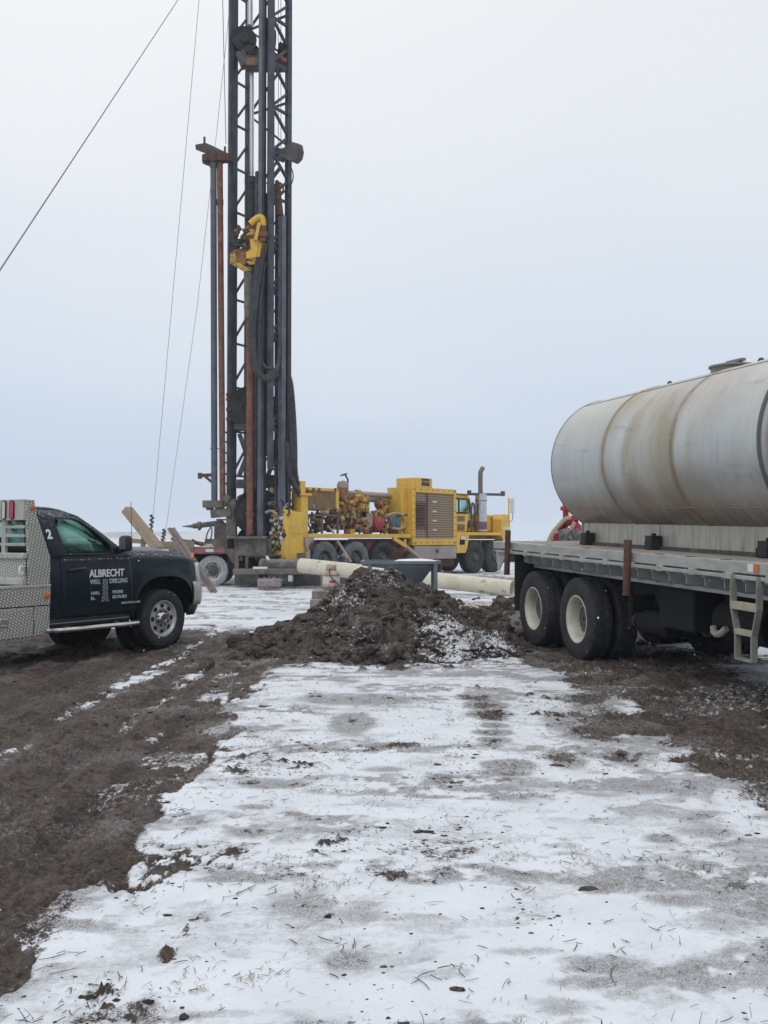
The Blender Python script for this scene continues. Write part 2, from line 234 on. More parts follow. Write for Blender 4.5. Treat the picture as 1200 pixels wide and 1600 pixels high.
# ---------------------------------------------------------------- mesh helpers
def axes_for(d):
    d = Vector(d).normalized(); up = Vector((0, 0, 1)) if abs(d.z) < .95 else Vector((1, 0, 0))
    a = d.cross(up).normalized(); return a, a.cross(d).normalized(), d      # side, up, along
class MB:
    def __init__(s): s.v = []; s.f = []; s.m = []; s.cur = 0
    def mi(s, i): s.cur = i; return s
    def add(s, vs, fs):
        o = len(s.v); s.v += [tuple(x) for x in vs]; s.f += [tuple(i+o for i in f) for f in fs]; s.m += [s.cur]*len(fs); return s
    def box(s, c, d, rot=None):
        vs = [Vector((x*d[0]/2, y*d[1]/2, z*d[2]/2)) for x in (-1, 1) for y in (-1, 1) for z in (-1, 1)]
        if rot is not None: vs = [rot @ q for q in vs]
        c = Vector(c); return s.add([q+c for q in vs], [(0, 1, 3, 2), (4, 6, 7, 5), (0, 4, 5, 1), (2, 3, 7, 6), (0, 2, 6, 4), (1, 5, 7, 3)])
    def bb(s, x0, x1, y0, y1, z0, z1): return s.box(((x0+x1)/2, (y0+y1)/2, (z0+z1)/2), (abs(x1-x0), abs(y1-y0), abs(z1-z0)))
    def bar(s, p, q, w, h=None):
        p = Vector(p); q = Vector(q); h = h or w; a, u, d = axes_for(q-p); vs = []
        for e in (p, q):
            for i, j in ((-1, -1), (1, -1), (1, 1), (-1, 1)): vs.append(e+a*i*w/2+u*j*h/2)
        return s.add(vs, [(3, 2, 1, 0), (4, 5, 6, 7)]+[(i, (i+1) % 4, 4+(i+1) % 4, 4+i) for i in range(4)])
    def cyl(s, p, q, r, r2=None, n=16, cap=True):
        p = Vector(p); q = Vector(q); r2 = r if r2 is None else r2; a, u, d = axes_for(q-p); vs = []
        for e, rr in ((p, r), (q, r2)):
            for k in range(n):
                t = 2*math.pi*k/n; vs.append(e+(a*math.cos(t)+u*math.sin(t))*rr)
        fs = [(k, (k+1) % n, n+(k+1) % n, n+k) for k in range(n)]
        if cap: fs += [tuple(range(n-1, -1, -1)), tuple(range(n, 2*n))]
        return s.add(vs, fs)
    def tube(s, pts, r, n=8, smooth=0):
        pts = [Vector(p) for p in pts]
        for _ in range(smooth):
            q = [pts[0]]
            for a, b in zip(pts, pts[1:]): q += [a*.75+b*.25, a*.25+b*.75]
            pts = q+[pts[-1]]
        vs = []; a = None
        for i, p in enumerate(pts):
            d = (pts[min(i+1, len(pts)-1)]-pts[max(i-1, 0)]).normalized()
            if a is None: a, u, _ = axes_for(d)
            else: a = (a-d*a.dot(d)).normalized(); u = a.cross(d)
            rr = r[i] if isinstance(r, (list, tuple)) else r
            for k in range(n): t = 2*math.pi*k/n; vs.append(p+(a*math.cos(t)+u*math.sin(t))*rr)
        fs = [(i*n+k, i*n+(k+1) % n, (i+1)*n+(k+1) % n, (i+1)*n+k) for i in range(len(pts)-1) for k in range(n)]
        fs += [tuple(range(n-1, -1, -1)), tuple((len(pts)-1)*n+k for k in range(n))]
        return s.add(vs, fs)
    def lathe(s, prof, o, ax, n=32, closed=False):                    # prof: (radius, offset along axis)
        o = Vector(o); a, u, d = axes_for(ax); vs = []
        for r, h in prof:
            for k in range(n): t = 2*math.pi*k/n; vs.append(o+d*h+(a*math.cos(t)+u*math.sin(t))*max(r, 1e-4))
        m = len(prof); fs = [(i*n+k, i*n+(k+1) % n, ((i+1) % m)*n+(k+1) % n, ((i+1) % m)*n+k) for i in range(m if closed else m-1) for k in range(n)]
        return s.add(vs, fs)
    def prism(s, poly, y0, y1, f=lambda a, b, y: (a, y, b)):          # poly in (x,z), extruded along y
        n = len(poly); vs = [f(a, b, y0) for a, b in poly]+[f(a, b, y1) for a, b in poly]
        return s.add(vs, [tuple(range(n)), tuple(range(2*n-1, n-1, -1))]+[(i, n+i, n+(i+1) % n, (i+1) % n) for i in range(n)])
    def grid(s, rows):
        nr = len(rows); nc = len(rows[0]); vs = [p for r in rows for p in r]
        return s.add(vs, [(i*nc+j, i*nc+j+1, (i+1)*nc+j+1, (i+1)*nc+j) for i in range(nr-1) for j in range(nc-1)])
    def blob(s, c, r, seed, sub=1, jit=.25, sq=(1, 1, 1)):
        vs, fs = ICO[sub]; rn = random.Random(seed); c = Vector(c); rot = Matrix.Rotation(rn.random()*6, 3, 'Z') @ Matrix.Rotation(rn.random()*3, 3, 'X')
        k = [Vector((rn.uniform(-1, 1), rn.uniform(-1, 1), rn.uniform(-1, 1))) for _ in range(4)]
        o = []
        for q in vs:
            f = 1+jit*(math.sin(3.1*q.dot(k[0])+1)+.7*math.sin(5.3*q.dot(k[1]))+.7*abs(math.sin(7*q.dot(k[2])))+.4*math.sin(13*q.dot(k[3])))*.6+rn.uniform(-jit, jit)*.38
            p = rot @ (q*f); o.append(c+Vector((p.x*sq[0], p.y*sq[1], p.z*sq[2]))*r)
        return s.add(o, fs)
    def build(s, name, m, parent=None, world=False, bevel=0, angle=35, loc=None, seg=2, solid=0):
        me = bpy.data.meshes.new(name); me.from_pydata(s.v, [], s.f)
        ms = m if isinstance(m, (list, tuple)) else [m]
        for x in ms: me.materials.append(MT[x] if isinstance(x, str) else x)
        if len(ms) > 1: me.polygons.foreach_set('material_index', s.m)
        ob = bpy.data.objects.new(name, me); COL.objects.link(ob)
        if world and parent is not None:
            inv = world_of(parent).inverted(); me.transform(inv)
        me.validate(); me.polygons.foreach_set('use_smooth', [True]*len(me.polygons)); me.set_sharp_from_angle(angle=R(angle))
        if parent is not None: ob.parent = parent
        if loc is not None: ob.location = loc
        if solid:
            md = ob.modifiers.new('solid', 'SOLIDIFY'); md.thickness = solid; md.offset = 0
        if bevel:
            md = ob.modifiers.new('bevel', 'BEVEL'); md.width = bevel; md.segments = seg; md.limit_method = 'ANGLE'; md.angle_limit = R(40)
        return ob
def world_of(o):
    m = Matrix.LocRotScale(o.location, o.rotation_euler, o.scale)
    return world_of(o.parent) @ m if o.parent else m
def make_ico():
    import bmesh
    r = {}
    for sub in (1, 2, 3):
        bm = bmesh.new(); bmesh.ops.create_icosphere(bm, subdivisions=sub, radius=1); bm.verts.ensure_lookup_table()
        r[sub] = ([v.co.copy() for v in bm.verts], [tuple(v.index for v in f.verts) for f in bm.faces]); bm.free()
    return r
ICO = make_ico()
def thing(name, label, cat, loc=(0, 0, 0), rot=(0, 0, 0), group=None):
    o = bpy.data.objects.new(name, None); COL.objects.link(o); o.location = loc; o.rotation_euler = rot; o.empty_display_size = .3
    return tag(o, label, cat, group)
def tag(o, label, cat, group=None, kind=None):
    if label: o['label'] = label
    if cat: o['category'] = cat
    if group: o['group'] = group
    if kind: o['kind'] = kind
    return o
def text(s, size, m, parent, loc, rot=(math.pi/2, 0, 0), bold=0., ext=.0015, sx=1., name='lettering', align='LEFT'):
    c = bpy.data.curves.new('font', 'FONT'); c.body = s; c.size = size; c.extrude = ext; c.offset = bold; c.align_x = align
    o = bpy.data.objects.new('tmp', c); COL.objects.link(o); dg = bpy.context.evaluated_depsgraph_get()
    me = bpy.data.meshes.new_from_object(o.evaluated_get(dg)); bpy.data.objects.remove(o); me.materials.clear(); me.materials.append(MT[m])
    me.transform(Matrix.Diagonal((sx, 1, 1, 1)))
    ob = bpy.data.objects.new(name, me); COL.objects.link(ob); ob.parent = parent; ob.location = loc; ob.rotation_euler = rot; ob.visible_shadow = True
    return ob
def ray(px, py):
    u = (px-600)/1500; v = (800-py)/1500
    return Vector((u, math.cos(PITCH)-v*math.sin(PITCH), math.sin(PITCH)+v*math.cos(PITCH)))
def Q(px, py, D):
    "surveyed point: where the sight line of photo pixel (px,py) meets depth D"
    r = ray(px, py); return Vector((0, 0, CAMZ))+r*(D/r.y)

# ---------------------------------------------------------------- noise and ground
def hsh(ix, iy, sd):
    h = (ix.astype(np.int64)*374761393+iy.astype(np.int64)*668265263+sd*974634777) & 0xffffffff
    h = ((h ^ (h >> 13))*1274126177) & 0xffffffff
    return ((h ^ (h >> 16)) & 0xffff)/65535.
def vn(x, y, sd=0):
    ix = np.floor(x); iy = np.floor(y); fx = x-ix; fy = y-iy; fx = fx*fx*fx*(fx*(fx*6-15)+10); fy = fy*fy*fy*(fy*(fy*6-15)+10)
    a = hsh(ix, iy, sd); b = hsh(ix+1, iy, sd); c = hsh(ix, iy+1, sd); d = hsh(ix+1, iy+1, sd)
    return (a*(1-fx)+b*fx)*(1-fy)+(c*(1-fx)+d*fx)*fy
def fbm(x, y, sd=0, o=4, g=.5):
    s = 0; a = 1; t = 0
    for i in range(o):
        c, sn = math.cos(.6*i+.3), math.sin(.6*i+.3)
        s = s+a*vn((x*c-y*sn)*2**i, (x*sn+y*c)*2**i, sd+i*7); t += a; a *= g
    return s/t
def ss(a, b, x):
    t = np.clip((x-a)/(b-a), 0, 1); return t*t*(3-2*t)
BL = [(300, 1330, 48, 15, 1.1, 1), (240, 1362, 24, 15, 1.1, 1), (295, 1440, 22, 15, 1., 2), (262, 1490, 16, 20, .85, 2), (222, 1383, 22, 7, .7, 1), (150, 1545, 32, 34, .9, 2), (225, 1575, 30, 20, .5, 0), (480, 1425, 80, 32, .52, 0), (560, 1420, 50, 26, .5, 0),
      (548, 1500, 44, 24, .5, 0), (228, 1287, 30, 6, .9, 2), (185, 1290, 26, 8, 1., 1), (425, 1225, 50, 8, .85, 0), (550, 1130, 32, 16, .9, 0), (560, 1096, 90, 8, .8, 0), (500, 1093, 30, 8, .6, 0), (390, 1298, 40, 8, .62, 0), (345, 1243, 14, 5, .8, 1), (290, 1302, 14, 4, .8, 1),
      (600, 1200, 34, 5, .7, 0), (625, 1050, 34, 6, .8, 0), (610, 1162, 44, 4, .7, 0), (750, 1090, 30, 5, .95, 0), (758, 1103, 28, 6, 1., 0), (764, 1117, 30, 5, 1., 0), (770, 1124, 22, 3, .8, 0), (775, 1134, 20, 3, .8, 0), (775, 1145, 26, 4, .9, 0), (776, 1157, 22, 4, .9, 0),
      (770, 1166, 18, 3, .7, 0), (798, 1195, 32, 6, .95, 0), (795, 1206, 32, 5, .85, 0), (890, 1190, 26, 13, .75, 0), (905, 1135, 40, 22, 1.1, 0), (935, 1112, 34, 26, 1.1, 0), (985, 1127, 48, 12, 1.1, 0), (930, 1502, 70, 17, .6, 0), (905, 1530, 60, 12, .55, 0), (860, 1565, 50, 16, .5, 0),
      (1030, 1306, 28, 7, .7, 0), (1070, 1400, 70, 14, .5, 0), (970, 1182, 26, 15, .8, 0), (700, 1330, 70, 8, .35, 0), (820, 1480, 60, 10, .4, 0), (1160, 1330, 60, 30, .35, 0), (1090, 1290, 50, 20, .4, 0), (400, 1260, 30, 4, .5, 0), (680, 1245, 40, 3, .5, 0), (1130, 1440, 80, 25, .3, 0), (1010, 1230, 60, 14, .45, 0)]
BW = []
for px, py, rx, ry, am, kd in BL:
    if 745 < px < 800 and ry <= 6: am *= 1.7; ry *= 1.1
    q = 2280/(py-839); BW.append(((px-600)/1500*q, q, rx*q/1500, ry*q*q/2280, am, kd))
MX0, MY0 = 0.0, 14.0
PX = [-2.3, -1.95, -1.5, -1.1, -.66, -.42, -.15, .2, .4, .83, 1.1, 1.4, 1.8, 2.1]
PZ = [0, .05, .17, .39, .72, 1.00, 1.04, .97, .82, .66, .48, .33, .14, 0]
def mound_h(X, Y):
    p = np.interp(X, PX, PZ); rf = 2.55*np.sqrt(np.clip(1-(X/2.5)**2, .05, 1)); rb = 1.9*np.sqrt(np.clip(1-(X/2.5)**2, .05, 1))
    t = np.where(Y < MY0, (MY0-Y)/rf, (Y-MY0)/rb)
    return p*np.clip(1-np.clip(t, 0, 2)**1.15, 0, 1)*np.where(t < 1, 1, 0)
def ground(X, Y):
    "height, snow cover 0..1, tint code for every ground point"
    X = np.asarray(X, float); Y = np.asarray(Y, float)
    wx = X+.22*(fbm(X*.9, Y*.9, 11, 3)-.5); wy = Y+.3*(fbm(X*.9, Y*.9, 17, 3)-.5)
    n1 = fbm(X*1.3, Y*1.3, 3, 4); nf = fbm(X*9, Y*9, 5, 4, .6); nm = fbm(X*3.2, Y*3.2, 8, 4, .55)
    edge = X+1.38+.30*(n1-.5)+.30*(nm-.5)
    cl = np.clip(ss(-.34, .26, edge)-.5*ss(.42, .60, fbm(X*5, Y*1.6, 14, 4, .55))*np.exp(-((edge-.12)/.22)**2), 0, 1)
    cl = np.maximum(cl, .62*ss(.50, .60, fbm(X*4.5, Y*1.1, 15, 4, .55))*ss(-1.15, -.15, edge)*ss(4, 7, Y))
    far = ss(14.5, 17, Y+.8*(n1-.5)-.9*ss(-2.6, -1.6, X)*0)
    # left mud lane with snow caught between the ruts
    brk = ss(.40, .56, fbm(X*11, Y*7, 27, 4, .6))
    st = np.exp(-((wx+2.70)/.13)**2)*ss(.42, .58, fbm(X*2, Y*.45, 21, 3))+.8*np.exp(-((wx+2.15)/.10)**2)*ss(.50, .62, fbm(X*2, Y*.5, 22, 3))+.9*np.exp(-((wx+1.75)/.09)**2)*ss(.52, .64, fbm(X*2, Y*.6, 23, 3))
    lane = np.clip(st*ss(5.0, 6.5, Y), 0, 1)*.75+.55*ss(8.5, 12.0, Y)*ss(.46, .60, fbm(X*3.4, Y*1.0, 24, 4, .55))*ss(-3.6, -2.6, X)
    c = np.maximum(cl, np.clip(lane*.72*(.35+.85*brk), 0, 1)); c = np.maximum(c, far*(X < 40))
    nh = fbm(X*10, Y*10, 29, 4, .62); tint = np.zeros_like(c); thn = np.zeros_like(c)
    thn += .62*ss(.46, .66, fbm(X*.9+9, Y*2.0, 43, 4))*ss(.34, .56, nf)*(1-.3*ss(9, 6, Y)*ss(.2, -.6, X))+.30*ss(.52, .62, fbm(X*2.6, Y*5.5, 47, 4))+.28*ss(-.2, 1.6, X)*ss(7.5, 4.5, Y)*ss(.36, .6, nm)+.45*np.exp(-((edge-.02)/.16)**2)*ss(.4, .55, nm)
    # right mud under the tank truck
    er = X-(1.86+.10*np.clip(8-Y, 0, 3)+.28*(n1-.5)*2+.18*(nm-.5)*2-.05*np.clip(Y-9, 0, 5))
    thn = np.maximum(thn, .65*np.exp(-((er-.05)/.4)**2)*ss(.42, .6, nm)); thn = np.maximum(thn, .8*ss(.3, .9, er)*ss(7.5, 4.5, Y)*ss(.4, .6, n1+.1))
    cr_ = 1-ss(-.12, .25, er)*(1-.38*ss(.42, .60, fbm(X*1.1, Y*2.4, 31, 4))-.22*ss(6.5, 4.2, Y))
    island = np.exp(-(((wx-2.06)/.38)**2+((wy-8.7)/.55)**2)**2)
    cr_ = np.maximum(cr_, .8*island)
    under = ss(3.6, 4.3, X)*ss(15, 13, Y)*.35
    c = np.minimum(c, np.where(Y < 18, cr_+under, 1)*1.0+ss(16, 19, Y))
    # thin blown patches over the snow
    thin = ss(.56, .74, fbm(X*1.1+4, Y*2.1, 41, 4))*ss(.3, .6, nf+.1)*.42
    thin += .30*ss(.60, .70, nf)*ss(.45, .65, nm)
    c = c-thin*(Y < 20)
    for bx, by, rx, ry, am, kd in BW:
        d = ((wx*.35+X*.65-bx)/rx)**2+((wy*.35+Y*.65-by)/ry)**2
        msk = (np.exp(-(d**(1.2 if kd == 0 else .8))*.8))*am*((.2+1.6*(nf*.5+nm*.5)) if kd == 0 else np.clip(4.2*(nh-.36), 0, 1.15))
        if kd == 0: thn = np.maximum(thn, msk*1.35); c = c-msk*.42
        else: c = c-msk*.9; thn = np.maximum(thn, msk*.9)
        if kd: tint = np.maximum(tint, msk*(.5 if kd == 1 else 1.))
    # churned ground round the mound, the puddle and the rig
    dm = ((X-.1)/2.75)**2+((Y-13.6)/2.9)**2
    c = c-.55*ss(1.15, .75, dm)*ss(.2, .6, nm)*(1-.75*ss(-.3, .5, X)*ss(13.0, 12.0, Y))
    c = c-.6*np.exp(-(((X+1.9)/.75)**2+((Y-12.2)/1.6)**2))*ss(.36, .56, nm)
    c = c-1.0*np.exp(-(((wx-2.4)/1.7)**2+((wy-19.5)/3.2)**2)**1.5)
    c = c-.95*np.exp(-(((wx+.4)/6.2)**2+((wy-32.5)/3.6)**2)**2)*ss(.22, .48, n1+.12)
    c = c-.35*ss(22, 30, Y)*ss(.52, .62, fbm(X*.25, Y*.12, 51, 4))
    c = np.clip(c, 0, 1)
    z = .12*ss(31, 36, Y)
    z = z+.05*(fbm(X*.35, Y*.35, 61, 3)-.5)*ss(3, 8, Y)*ss(60, 20, Y)
    mudm = 1-ss(.3, .6, c); near = ss(45, 20, Y)
    rut = (.022*np.cos((wx+2.45)*2*math.pi/.55)*ss(-1.25, -1.7, X)*ss(-6, -4, X)*ss(16, 13, Y))*(.5+n1)
    lump = (.022*ss(.55, .8, vn(X*13+nm*2, Y*13))+.014*ss(.58, .85, vn(X*27, Y*27, 4))+.010*ss(.6, .8, vn(X*41, Y*41, 6)))*ss(.38, .6, n1+.1*nf)
    nY = fbm(X*7, Y*1.3, 73, 4, .55); iso = 1-.55*ss(-1.2, -1.7, X)
    z = z+near*mudm*((.085*(nm-.5)+.08*(nf-.5))*iso+.05*(fbm(X*24, Y*24, 71, 3, .7)-.5)+lump*.7+rut+.075*(nY-.5)*(1.3-iso)-.008)
    z = z+near*(1-mudm)*(.010+.018*(nm-.5)+.006*(nf-.5))
    z = z-.03*ss(.1, -.9, edge)*ss(16, 13, Y)
    tr = .5+.5*np.cos(Y*2*math.pi/.16+X*3)                             # tyre cleat prints beside the tank truck
    z = z+.035*(tr-.5)*np.exp(-((X-(2.95+.18*(9-Y)))/.20)**2)*ss(13, 11, Y)*ss(5, 6.5, Y)
    return z, c, np.clip(tint, 0, 1), np.clip(thn, 0, 1)
def ground_mat():
    m = bpy.data.materials.new('snowy_mud'); m.use_nodes = True; t = m.node_tree; b = t.nodes['Principled BSDF']; L = t.links.new
    def attr(n):
        a = t.nodes.new('ShaderNodeAttribute'); a.attribute_name = n; return a.outputs['Fac']
    tc = t.nodes.new('ShaderNodeTexCoord')
    def noise(sc, det=5, ro=.6, st=(1, 1, 1)):
        mp = t.nodes.new('ShaderNodeMapping'); mp.inputs['Scale'].default_value = st; L(tc.outputs['Object'], mp.inputs[0])
        n = t.nodes.new('ShaderNodeTexNoise'); n.inputs['Scale'].default_value = sc; n.inputs['Detail'].default_value = det; n.inputs['Roughness'].default_value = ro; L(mp.outputs[0], n.inputs['Vector']); return n.outputs[0]
    def rng(o, a, bb, c=0., d=1.):
        r = t.nodes.new('ShaderNodeMapRange'); r.interpolation_type = 'SMOOTHSTEP'; r.inputs[1].default_value = a; r.inputs[2].default_value = bb; r.inputs[3].default_value = c; r.inputs[4].default_value = d; L(o, r.inputs[0]); return r.outputs[0]
    def M(op, a, bb):
        n = t.nodes.new('ShaderNodeMath'); n.operation = op
        for i, v in enumerate((a, bb)):
            if isinstance(v, (int, float)): n.inputs[i].default_value = v
            else: L(v, n.inputs[i])
        return n.outputs[0]
    def mix(f, a, bb):
        x = t.nodes.new('ShaderNodeMix'); x.data_type = 'RGBA'; L(f, x.inputs[0])
        for v, i in ((a, 6), (bb, 7)):
            if isinstance(v, tuple): x.inputs[i].default_value = v
            else: L(v, x.inputs[i])
        return x.outputs[2]
    n_f = noise(34, 6, .72); n_m = noise(7, 5, .6); n_vf = noise(150, 3, .6)
    mud = mix(rng(M('ADD', M('MULTIPLY', n_m, .4), M('MULTIPLY', n_f, .6)), .40, .60), (.062, .045, .036, 1), (.175, .135, .110, 1))
    mud = mix(rng(noise(5, 5, .65, (1, .16, 1)), .47, .62, 0, .75), mud, (.050, .040, .036, 1))
    mud = mix(rng(noise(3.2, 4, .6, (1, .2, 1)), .52, .68, 0, .7), mud, (.175, .155, .145, 1))
    mud = mix(rng(noise(60, 4, .7), .57, .68, 0, .8), mud, (.24, .205, .18, 1))
    mud = mix(rng(noise(21, 5, .7), .57, .66, 0, .85), mud, (.026, .021, .019, 1))
    dn = M('ADD', M('ADD', M('MULTIPLY', noise(52, 5, .75), .6), M('MULTIPLY', noise(1.3, 3, .5), .4)), M('MULTIPLY', attr('thin'), .07))
    mud = mix(rng(dn, .55, .63, 0, .55), mud, (.40, .40, .41, 1))
    mud = mix(attr('tan'), mud, mix(rng(n_f, .4, .6), (.19, .148, .10, 1), (.085, .065, .048, 1)))
    s = M('ADD', attr('snow'), M('MULTIPLY', M('SUBTRACT', n_f, .5), 1.25)); s = M('ADD', s, M('MULTIPLY', M('SUBTRACT', n_vf, .5), .5)); s = M('ADD', s, M('MULTIPLY', M('SUBTRACT', noise(13, 4, .6), .5), .5))
    fac = rng(s, .36, .60)
    sn = mix(rng(noise(2.2, 5, .6), .35, .7), (.76, .80, .86, 1), (.68, .72, .78, 1))
    sn = mix(rng(noise(75, 4, .75), .60, .70, 0, .8), sn, (.42, .42, .42, 1))
    tn = M('ADD', attr('thin'), M('MULTIPLY', M('SUBTRACT', n_f, .5), .9)); tn = M('ADD', tn, M('MULTIPLY', M('SUBTRACT', noise(4.5, 6, .7, (.6, 1, 1)), .42), .95))
    thc = mix(rng(M('ADD', n_vf, M('MULTIPLY', n_f, .6)), .62, 1.0), (.13, .12, .118, 1), (.50, .52, .55, 1))
    sn = mix(M('MULTIPLY', rng(tn, .18, .75), .93), sn, thc)
    L(mix(fac, mud, sn), b.inputs['Base Color'])
    L(M('ADD', rng(noise(3, 4, .6), .35, .6, .38, .7), M('MULTIPLY', fac, .1)), b.inputs['Roughness']); b.inputs['Specular IOR Level'].default_value = .35
    bn = t.nodes.new('ShaderNodeBump'); bn.inputs['Distance'].default_value = .05; L(M('ADD', n_f, M('MULTIPLY', n_vf, .35)), bn.inputs['Height']); L(rng(fac, 0, 1, .9, .07), bn.inputs['Strength'])
    L(bn.outputs[0], b.inputs['Normal'])
    return m
MT['ground'] = ground_mat()
def build_ground():
    D = [-40., -20, -8, -3, -1, 0, .8]
    d = 1.5
    while d < 15: D.append(d); d *= 1.0042
    while d < 70: D.append(d); d *= 1.011
    while d < 2400: D.append(d); d *= 1.12
    s = list(np.arange(-.47, .4701, .0019)); k = .47; st = .004
    while k < 40: st *= 1.14; k += st; s.append(k); s.insert(0, -k)
    D = np.array(D); s = np.array(s); wd = np.where(D < 1, 3., D+2)
    X = wd[:, None]*s[None, :]; X = np.clip(X, -2400, 2400); Y = np.repeat(D[:, None], len(s), 1)
    z, c, tn, th_ = ground(X.ravel(), Y.ravel())
    nr, nc = X.shape; me = bpy.data.meshes.new('ground'); me.vertices.add(nr*nc)
    me.vertices.foreach_set('co', np.stack([X.ravel(), Y.ravel(), z], 1).ravel())
    i = np.arange((nr-1)*nc).reshape(nr-1, nc)[:, :-1].ravel(); q = np.stack([i, i+1, i+1+nc, i+nc], 1)
    me.loops.add(q.size); me.loops.foreach_set('vertex_index', q.ravel()); me.polygons.add(len(q)); me.polygons.foreach_set('loop_start', np.arange(len(q))*4)
    me.polygons.foreach_set('loop_total', np.full(len(q), 4)); me.update(calc_edges=True)
    me.polygons.foreach_set('use_smooth', [True]*len(q))
    for n, v in (('snow', c), ('tan', tn), ('thin', th_)):
        a = me.attributes.new(n, 'FLOAT', 'POINT'); a.data.foreach_set('value', v.astype(np.float32))
    me.materials.append(MT['ground']); o = bpy.data.objects.new('ground', me); COL.objects.link(o); o['kind'] = 'structure'
    return o
build_ground()
def gz(x, y): return float(ground(np.array([x]), np.array([y]))[0][0])
# ---------------------------------------------------------------- generic wheel
def wheel(parent, x, y, z, Rr, W, rr, side, tyre='rubber', rim='cream_rim', style='dish', n=90, name='wheel', tread=.013):
    "side=-1: the outer face looks towards local -y"
    o = (x, y, z); ax = (0, side, 0); h = W/2
    if style == 'dish': d = .62*W
    # profile from the inner bead over the tread to the outer bead
    prof = [(rr*.98, -h*.86), (rr+.45*(Rr-rr), -h*1.0), (Rr*.955, -h*.93), (Rr*.99, -h*.80), (Rr, -h*.62), (Rr, -h*.36), (Rr, -h*.33), (Rr, -.02), (Rr, .02), (Rr, h*.33), (Rr, h*.36), (Rr, h*.62), (Rr*.99, h*.80), (Rr*.955, h*.93), (rr+.45*(Rr-rr), h*1.0), (rr*1.12, h*.95), (rr*1.02, h*.86), (rr*.98, h*.84)]
    t = MB(); t.lathe(prof, o, ax, n); vs = []; ctr = Vector(o); axv = Vector(ax)
    for i, (pr, ph) in enumerate(prof):
        for k in range(n):
            p = Vector(t.v[i*n+k])
            if 3 <= i <= 12:
                gr = ((k+(i//2)*1) % 3 == 0) or i in (6, 7)
                if gr:
                    q = p-ctr; rad = q-axv*q.dot(axv); p = p-rad.normalized()*tread
            vs.append(tuple(p))
    t.v = vs
    m = MB()
    if style == 'dish':                                               # dual truck rim with the deep barrel
        prof2 = [(rr*1.0, -h*.8), (rr*.93, -h*.8), (rr*.90, -h*.2), (rr*.50, -h*.10), (rr*.47, -h*.02), (.02, -h*.02)]
        barrel = [(rr*.96, -h*.55), (rr*.90, -h*.35), (rr*.89, h*.45), (rr*.93, h*.72), (rr*1.0, h*.80), (rr*1.045, h*.90), (rr*1.05, h*.94), (rr*1.01, h*.96), (rr*.97, h*.88), (rr*.90, h*.74), (rr*.865, h*.5), (rr*.86, -h*.2), (rr*.80, -h*.34), (rr*.60, -h*.30), (rr*.42, -h*.22), (.02, -h*.22)]
        m.lathe(barrel, o, ax, 48)
        hub = MB(); hub.lathe([(.16, -h*.22), (.155, h*.10), (.12, h*.16), (.02, h*.18)], o, ax, 24)
        for k in range(10):
            a = 2*math.pi*k/10+.2; u, v, dd = axes_for(ax); c = ctr+(u*math.cos(a)+v*math.sin(a))*rr*.60
            hub.cyl(c-axv*h*.3, c-axv*h*.13, .02, n=6)
            c2 = ctr+(u*math.cos(a+.3)+v*math.sin(a+.3))*rr*.735
            if k % 2 == 0: hub.lathe([(.03, 0), (.001, .001)], c2+axv*(-h*.33+.012), ax, 10)
    elif style == 'steer':                                            # bulging steel disc with a hub
        m.lathe([(rr*.98, -h*.6), (rr*1.04, h*.80), (rr*1.0, h*.86), (rr*.93, h*.70), (rr*.86, h*.30), (rr*.74, h*.42), (rr*.56, h*.60), (.30*rr+.05, h*.62), (.02, h*.62)], o, ax, 40)
        hub = MB(); hub.lathe([(.13, h*.60), (.125, h*1.05), (.09, h*1.12), (.01, h*1.14)], o, ax, 20)
        for k in range(8):
            a = 2*math.pi*k/8; u, v, dd = axes_for(ax); c = ctr+(u*math.cos(a)+v*math.sin(a))*rr*.72
            hub.lathe([(.045, 0), (.001, .001)], c+axv*(h*.45), ax, 10)
            c = ctr+(u*math.cos(a+.4)+v*math.sin(a+.4))*rr*.48; hub.cyl(c+axv*h*.6, c+axv*h*.8, .02, n=6)
    else:                                                             # pickup wheel: eight windows and a raised centre cap
        m.lathe([(rr*.98, -h*.6), (rr*1.03, h*.78), (rr*1.02, h*.86), (rr*.95, h*.84), (rr*.90, h*.66), (rr*.84, h*.58), (rr*.56, h*.66), (rr*.50, h*.50), (rr*.42, h*.50), (.01, h*.50)], o, ax, 48)
        hub = MB(); u, v, dd = axes_for(ax)
        for k in range(8):
            a = 2*math.pi*k/8; c = ctr+axv*(h*.635)
            e = u*math.cos(a)+v*math.sin(a); f = -u*math.sin(a)+v*math.cos(a); pts = []
            for r0, w0 in ((.60, .07), (.635, .115), (.73, .135), (.79, .11), (.81, .06)):
                pts.append((r0, w0))
            loop = [c+e*rr*r0+f*rr*w0 for r0, w0 in pts]+[c+e*rr*r0-f*rr*w0 for r0, w0 in reversed(pts)]
            n0 = len(loop); hub.mi(0).add([p+axv*.004 for p in loop]+[p-axv*.02 for p in loop], [tuple(range(n0)), tuple(range(2*n0-1, n0-1, -1))]+[(i, n0+i, n0+(i+1) % n0, (i+1) % n0) for i in range(n0)])
        cap = MB(); cap.lathe([(rr*.47, h*.50), (rr*.46, h*.62), (rr*.30, h*.98), (rr*.27, h*1.02), (rr*.17, h*1.02), (rr*.15, h*.98), (.01, h*.98)], o, ax, 32)
        for k in range(8):
            a = 2*math.pi*k/8+.39; e = u*math.cos(a)+v*math.sin(a); hub.cyl(ctr+axv*h*.55+e*rr*.39, ctr+axv*h*.86+e*rr*.37, .017, n=8)
    wobj = hub.build(name, {'dish': 'hub_dark', 'steer': 'hub_dark', 'pick': 'void'}[style], parent)
    t.build('tyre', tyre, wobj, angle=50); m.build('rim', rim, wobj)
    if style == 'pick': cap.build('centre_cap', 'chrome', wobj)
    return wobj

